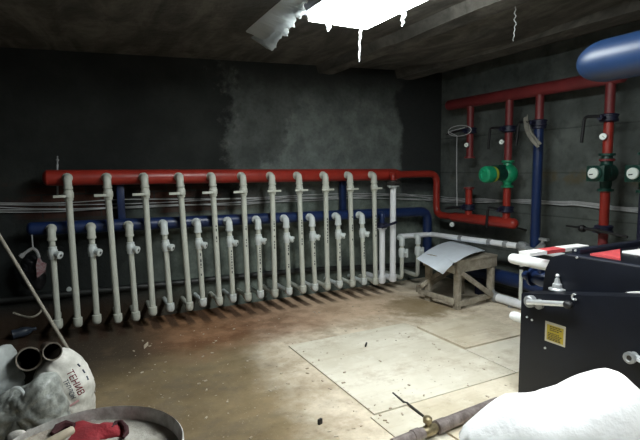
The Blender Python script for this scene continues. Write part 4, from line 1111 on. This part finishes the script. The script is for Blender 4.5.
MB().beam(front(70, 406)-ax_f*.002, front(79, 400)-ax_f*.002, .012, .004, -ax_f).build('printed_stripe', 'pale_pink', t)
m, c = blob('bag', 'grey_bag', '', '', [(-8, 398), (2, 394), (12, 389), (20, 387.5), (30, 384), (38, 375.5), (46, 371), (56, 374), (61, 384), (64, 395), (66, 412), (66, 440), (58, 462), (20, 465), (-15, 460), (-20, 425)], d2, .13, 5, .03, 8)
t = thing('plastic_bag', 'crumpled milky plastic bag with handle loop between drum and cement sack', 'bag', (c.x, c.y, FZ))
m.build('film', 'grey_bag', t, ang=75)
hp = [ray_d(px, py, d2-.10) for px, py in ((11, 396), (11.5, 390), (15, 387.5), (20, 388), (23, 392), (26, 399))]
MB().tube(fillet(hp, .02, 3), .009, 8).build('handle_loop', 'film', t)
d3 = 2.78
m, c = blob('bag', 'film_bag', '', '', [(-14, 352), (0, 348), (5, 343.5), (9, 344), (10, 349), (12, 360), (13.5, 375), (14, 392), (14, 425), (11, 450), (-14, 450), (-24, 400)], d3, .13, 8, .022, 7)
t = thing('plastic_bag', 'upright whitish plastic bag with knotted top at the left edge', 'bag', (c.x, c.y, FZ))
m.build('film', 'film_bag', t, ang=75)
d4 = 3.0
m, c = blob('sack', 'olive_sack', '', '', [(14, 378), (20, 371), (30, 368), (38, 374), (42, 386), (44, 410), (40, 450), (14, 450), (10, 410)], d4, .12, 12, .015, 7)
o = m.build('dark_sack', 'olive_sack', ang=75); tag(o, 'dark dusty sack standing below the two open pipes', 'sack')
# two open pipes leaning on the sacks, mouths towards the room
def open_pipe(label, px, py, rpx, depth, tilt):
    p = ray_d(px, py, depth); d = (p-V((0, 0, CH))).normalized(); d = (d+RIGHT*tilt[0]+UP*tilt[1]).normalized()
    r = size_at(p, rpx); L_ = (FZ+r*.9-p.z)/d.z
    t = thing('steel_pipe', label, 'pipe', tuple(p), 'open pipes behind the drum')
    m = MB(); x = d.orthogonal().normalized(); y = d.cross(x); n = 28
    rg = [m._ring(p+d*h, x, y, q, n) for h, q in ((L_, r*.86), (.0, r*.88), (-.002, r*.9), (-.002, r), (.004, r), (L_, r))]
    m._skin(rg); m.build('tube', 'rust_pipe', t)
    m = MB(); rg = [m._ring(p+d*h, x, y, q, n) for h, q in ((-.003, r*.88), (-.004, r*.92), (-.004, r*.985), (-.001, r*1.01), (.006, r*1.01), (.006, r*.88))]
    m._skin(rg+[rg[0]]); m.build('rim', 'pipe_rim', t)
    MB().lathe(p+d*(L_*.9), d, [(0, r*.85), (.01, r*.85)], 24).build('bore', 'bore', t)
open_pipe('larger open steel pipe mouth between the plastic bag and cement sack', 28.8, 359, 11.6, 2.72, (-.015, .02))
open_pipe('smaller open steel pipe mouth at the top of the cement sack', 52.5, 351.5, 8.9, 2.72, (-.03, .02))
# long rod leaning across the left corner
a_, b_ = at(66, 346, 'y', 3.75), at(0, 237, 'y', 3.95)
dd_ = (b_-a_).normalized()
lo = a_-dd_*((a_.z-FZ-.01)/dd_.z); hi_ = a_+dd_*((XL-a_.x)/dd_.x-.06)
o = MB().tube([lo, hi_], .0125, 10).build('rod', 'stick'); tag(o, 'long thin pale rod leaning across the left corner', 'rod')
# dark bag hung on the end of the blue header
m, c = blob('bag', 'black_plastic', '', '', [(22, 262), (30, 252), (36, 254), (42, 262), (44, 275), (40, 290), (28, 291), (20, 280)], 4.45, .07, 21, .02, 9)
t = thing('hanging_bag', 'dark plastic bag with pink printed side hanging under the blue header end', 'bag', (c.x, c.y, c.z))
m.build('bag', 'black_plastic', t, ang=75)
pp = [at(px, py, 'y', c.y-.12) for px, py in ((38, 257), (41, 262), (45.5, 264), (44, 272), (37, 278), (36, 266))]
MB().prism(pp, (.01, .02, 0)).build('printed_side', 'print_bag', t)
hp = [at(px, py, 'y', c.y-.11) for px, py in ((20.5, 257), (25, 253), (30, 249.5), (33, 248.3), (37, 251), (39, 258))]
MB().tube(fillet(hp, .03, 3), [.022]*2+[.014]*(len(fillet(hp, .03, 3))-2), 8).build('strap', 'strap', t)
hk = at(33, 248, 'y', YH)
MB().tube([V(hp[3]), V((hk.x, YH-.02, bhz(hk.x)-.03))], .006, 6).build('hook', 'cable', t)
# rubbish at the foot of the wall
p = at(21, 303, 'y', 5.26); p.z = FZ+.05
t = thing('crushed_bottle', 'crushed bluish plastic bottle on the floor at the foot of the left risers', 'bottle', (p.x, p.y, FZ))
MB().lathe(p+V((-.10, 0, 0)), (1, .2, .1), [(0, .02), (.01, .045), (.05, .04), (.09, .047), (.13, .04), (.16, .03), (.18, .016), (.21, .016)], 12).build('body', 'bottle', t)
p = at(28, 311, 'y', 5.0); pts = [p+V((.11*math.cos(R(k*12+180)), .05*math.sin(k*.5), .05*math.sin(R(k*12+180)))) for k in range(16)]
for q in pts: q.z = max(q.z, FZ+.012)
o = MB().tube(pts, .009, 8).build('hose_offcut', 'stick'); tag(o, 'bent pale hose offcut on the floor beside the crushed bottle', 'hose')
p = at(69, 289, 'y', YB-.04)
o = MB().lathe(p+V((0, .05, 0)), (0, -1, 0), [(0, .018), (.05, .018), (.055, .024), (.075, .024), (.08, .01)], 12).build('wall_plug', 'ppr_white'); tag(o, 'small white plug on the back wall between the two leftmost tall risers', 'plug')

# ------------------------------------------------------------------ light : second fixture of the same row, behind the photographer
def light_panel(x0, x1, y0, y1):
    t = thing('ceiling_light', 'ceiling light panel behind the photographer', 'light', ((x0+x1)/2, (y0+y1)/2, LZ))
    MB().box((x0-.03, y0-.03, LZ+.02), (x1+.03, y1+.03, LZ+.07)).build('housing', 'fixture', t)
    MB().box((x0, y0, LZ-.005), (x1, y1, LZ+.02)).build('diffuser', 'tube', t, smooth=False)
    for x in (x0+.1, x1-.1): MB().tube([V((x, (y0+y1)/2, LZ+.07)), V((x, (y0+y1)/2, CZ+.01))], .008, 8).build('hanger', 'fixture', t)
light_panel(1.60, 2.12, .1, 1.3)

W = bpy.data.worlds.new('world'); bpy.context.scene.world = W; W.use_nodes = True
W.node_tree.nodes['Background'].inputs[0].default_value = (.5, .55, .65, 1); W.node_tree.nodes['Background'].inputs[1].default_value = .0
S = bpy.context.scene
S.view_settings.view_transform = 'Standard'; S.view_settings.look = 'None'; S.view_settings.gamma = 1
S.view_settings.use_curve_mapping = False; S.view_settings.exposure = 1.5
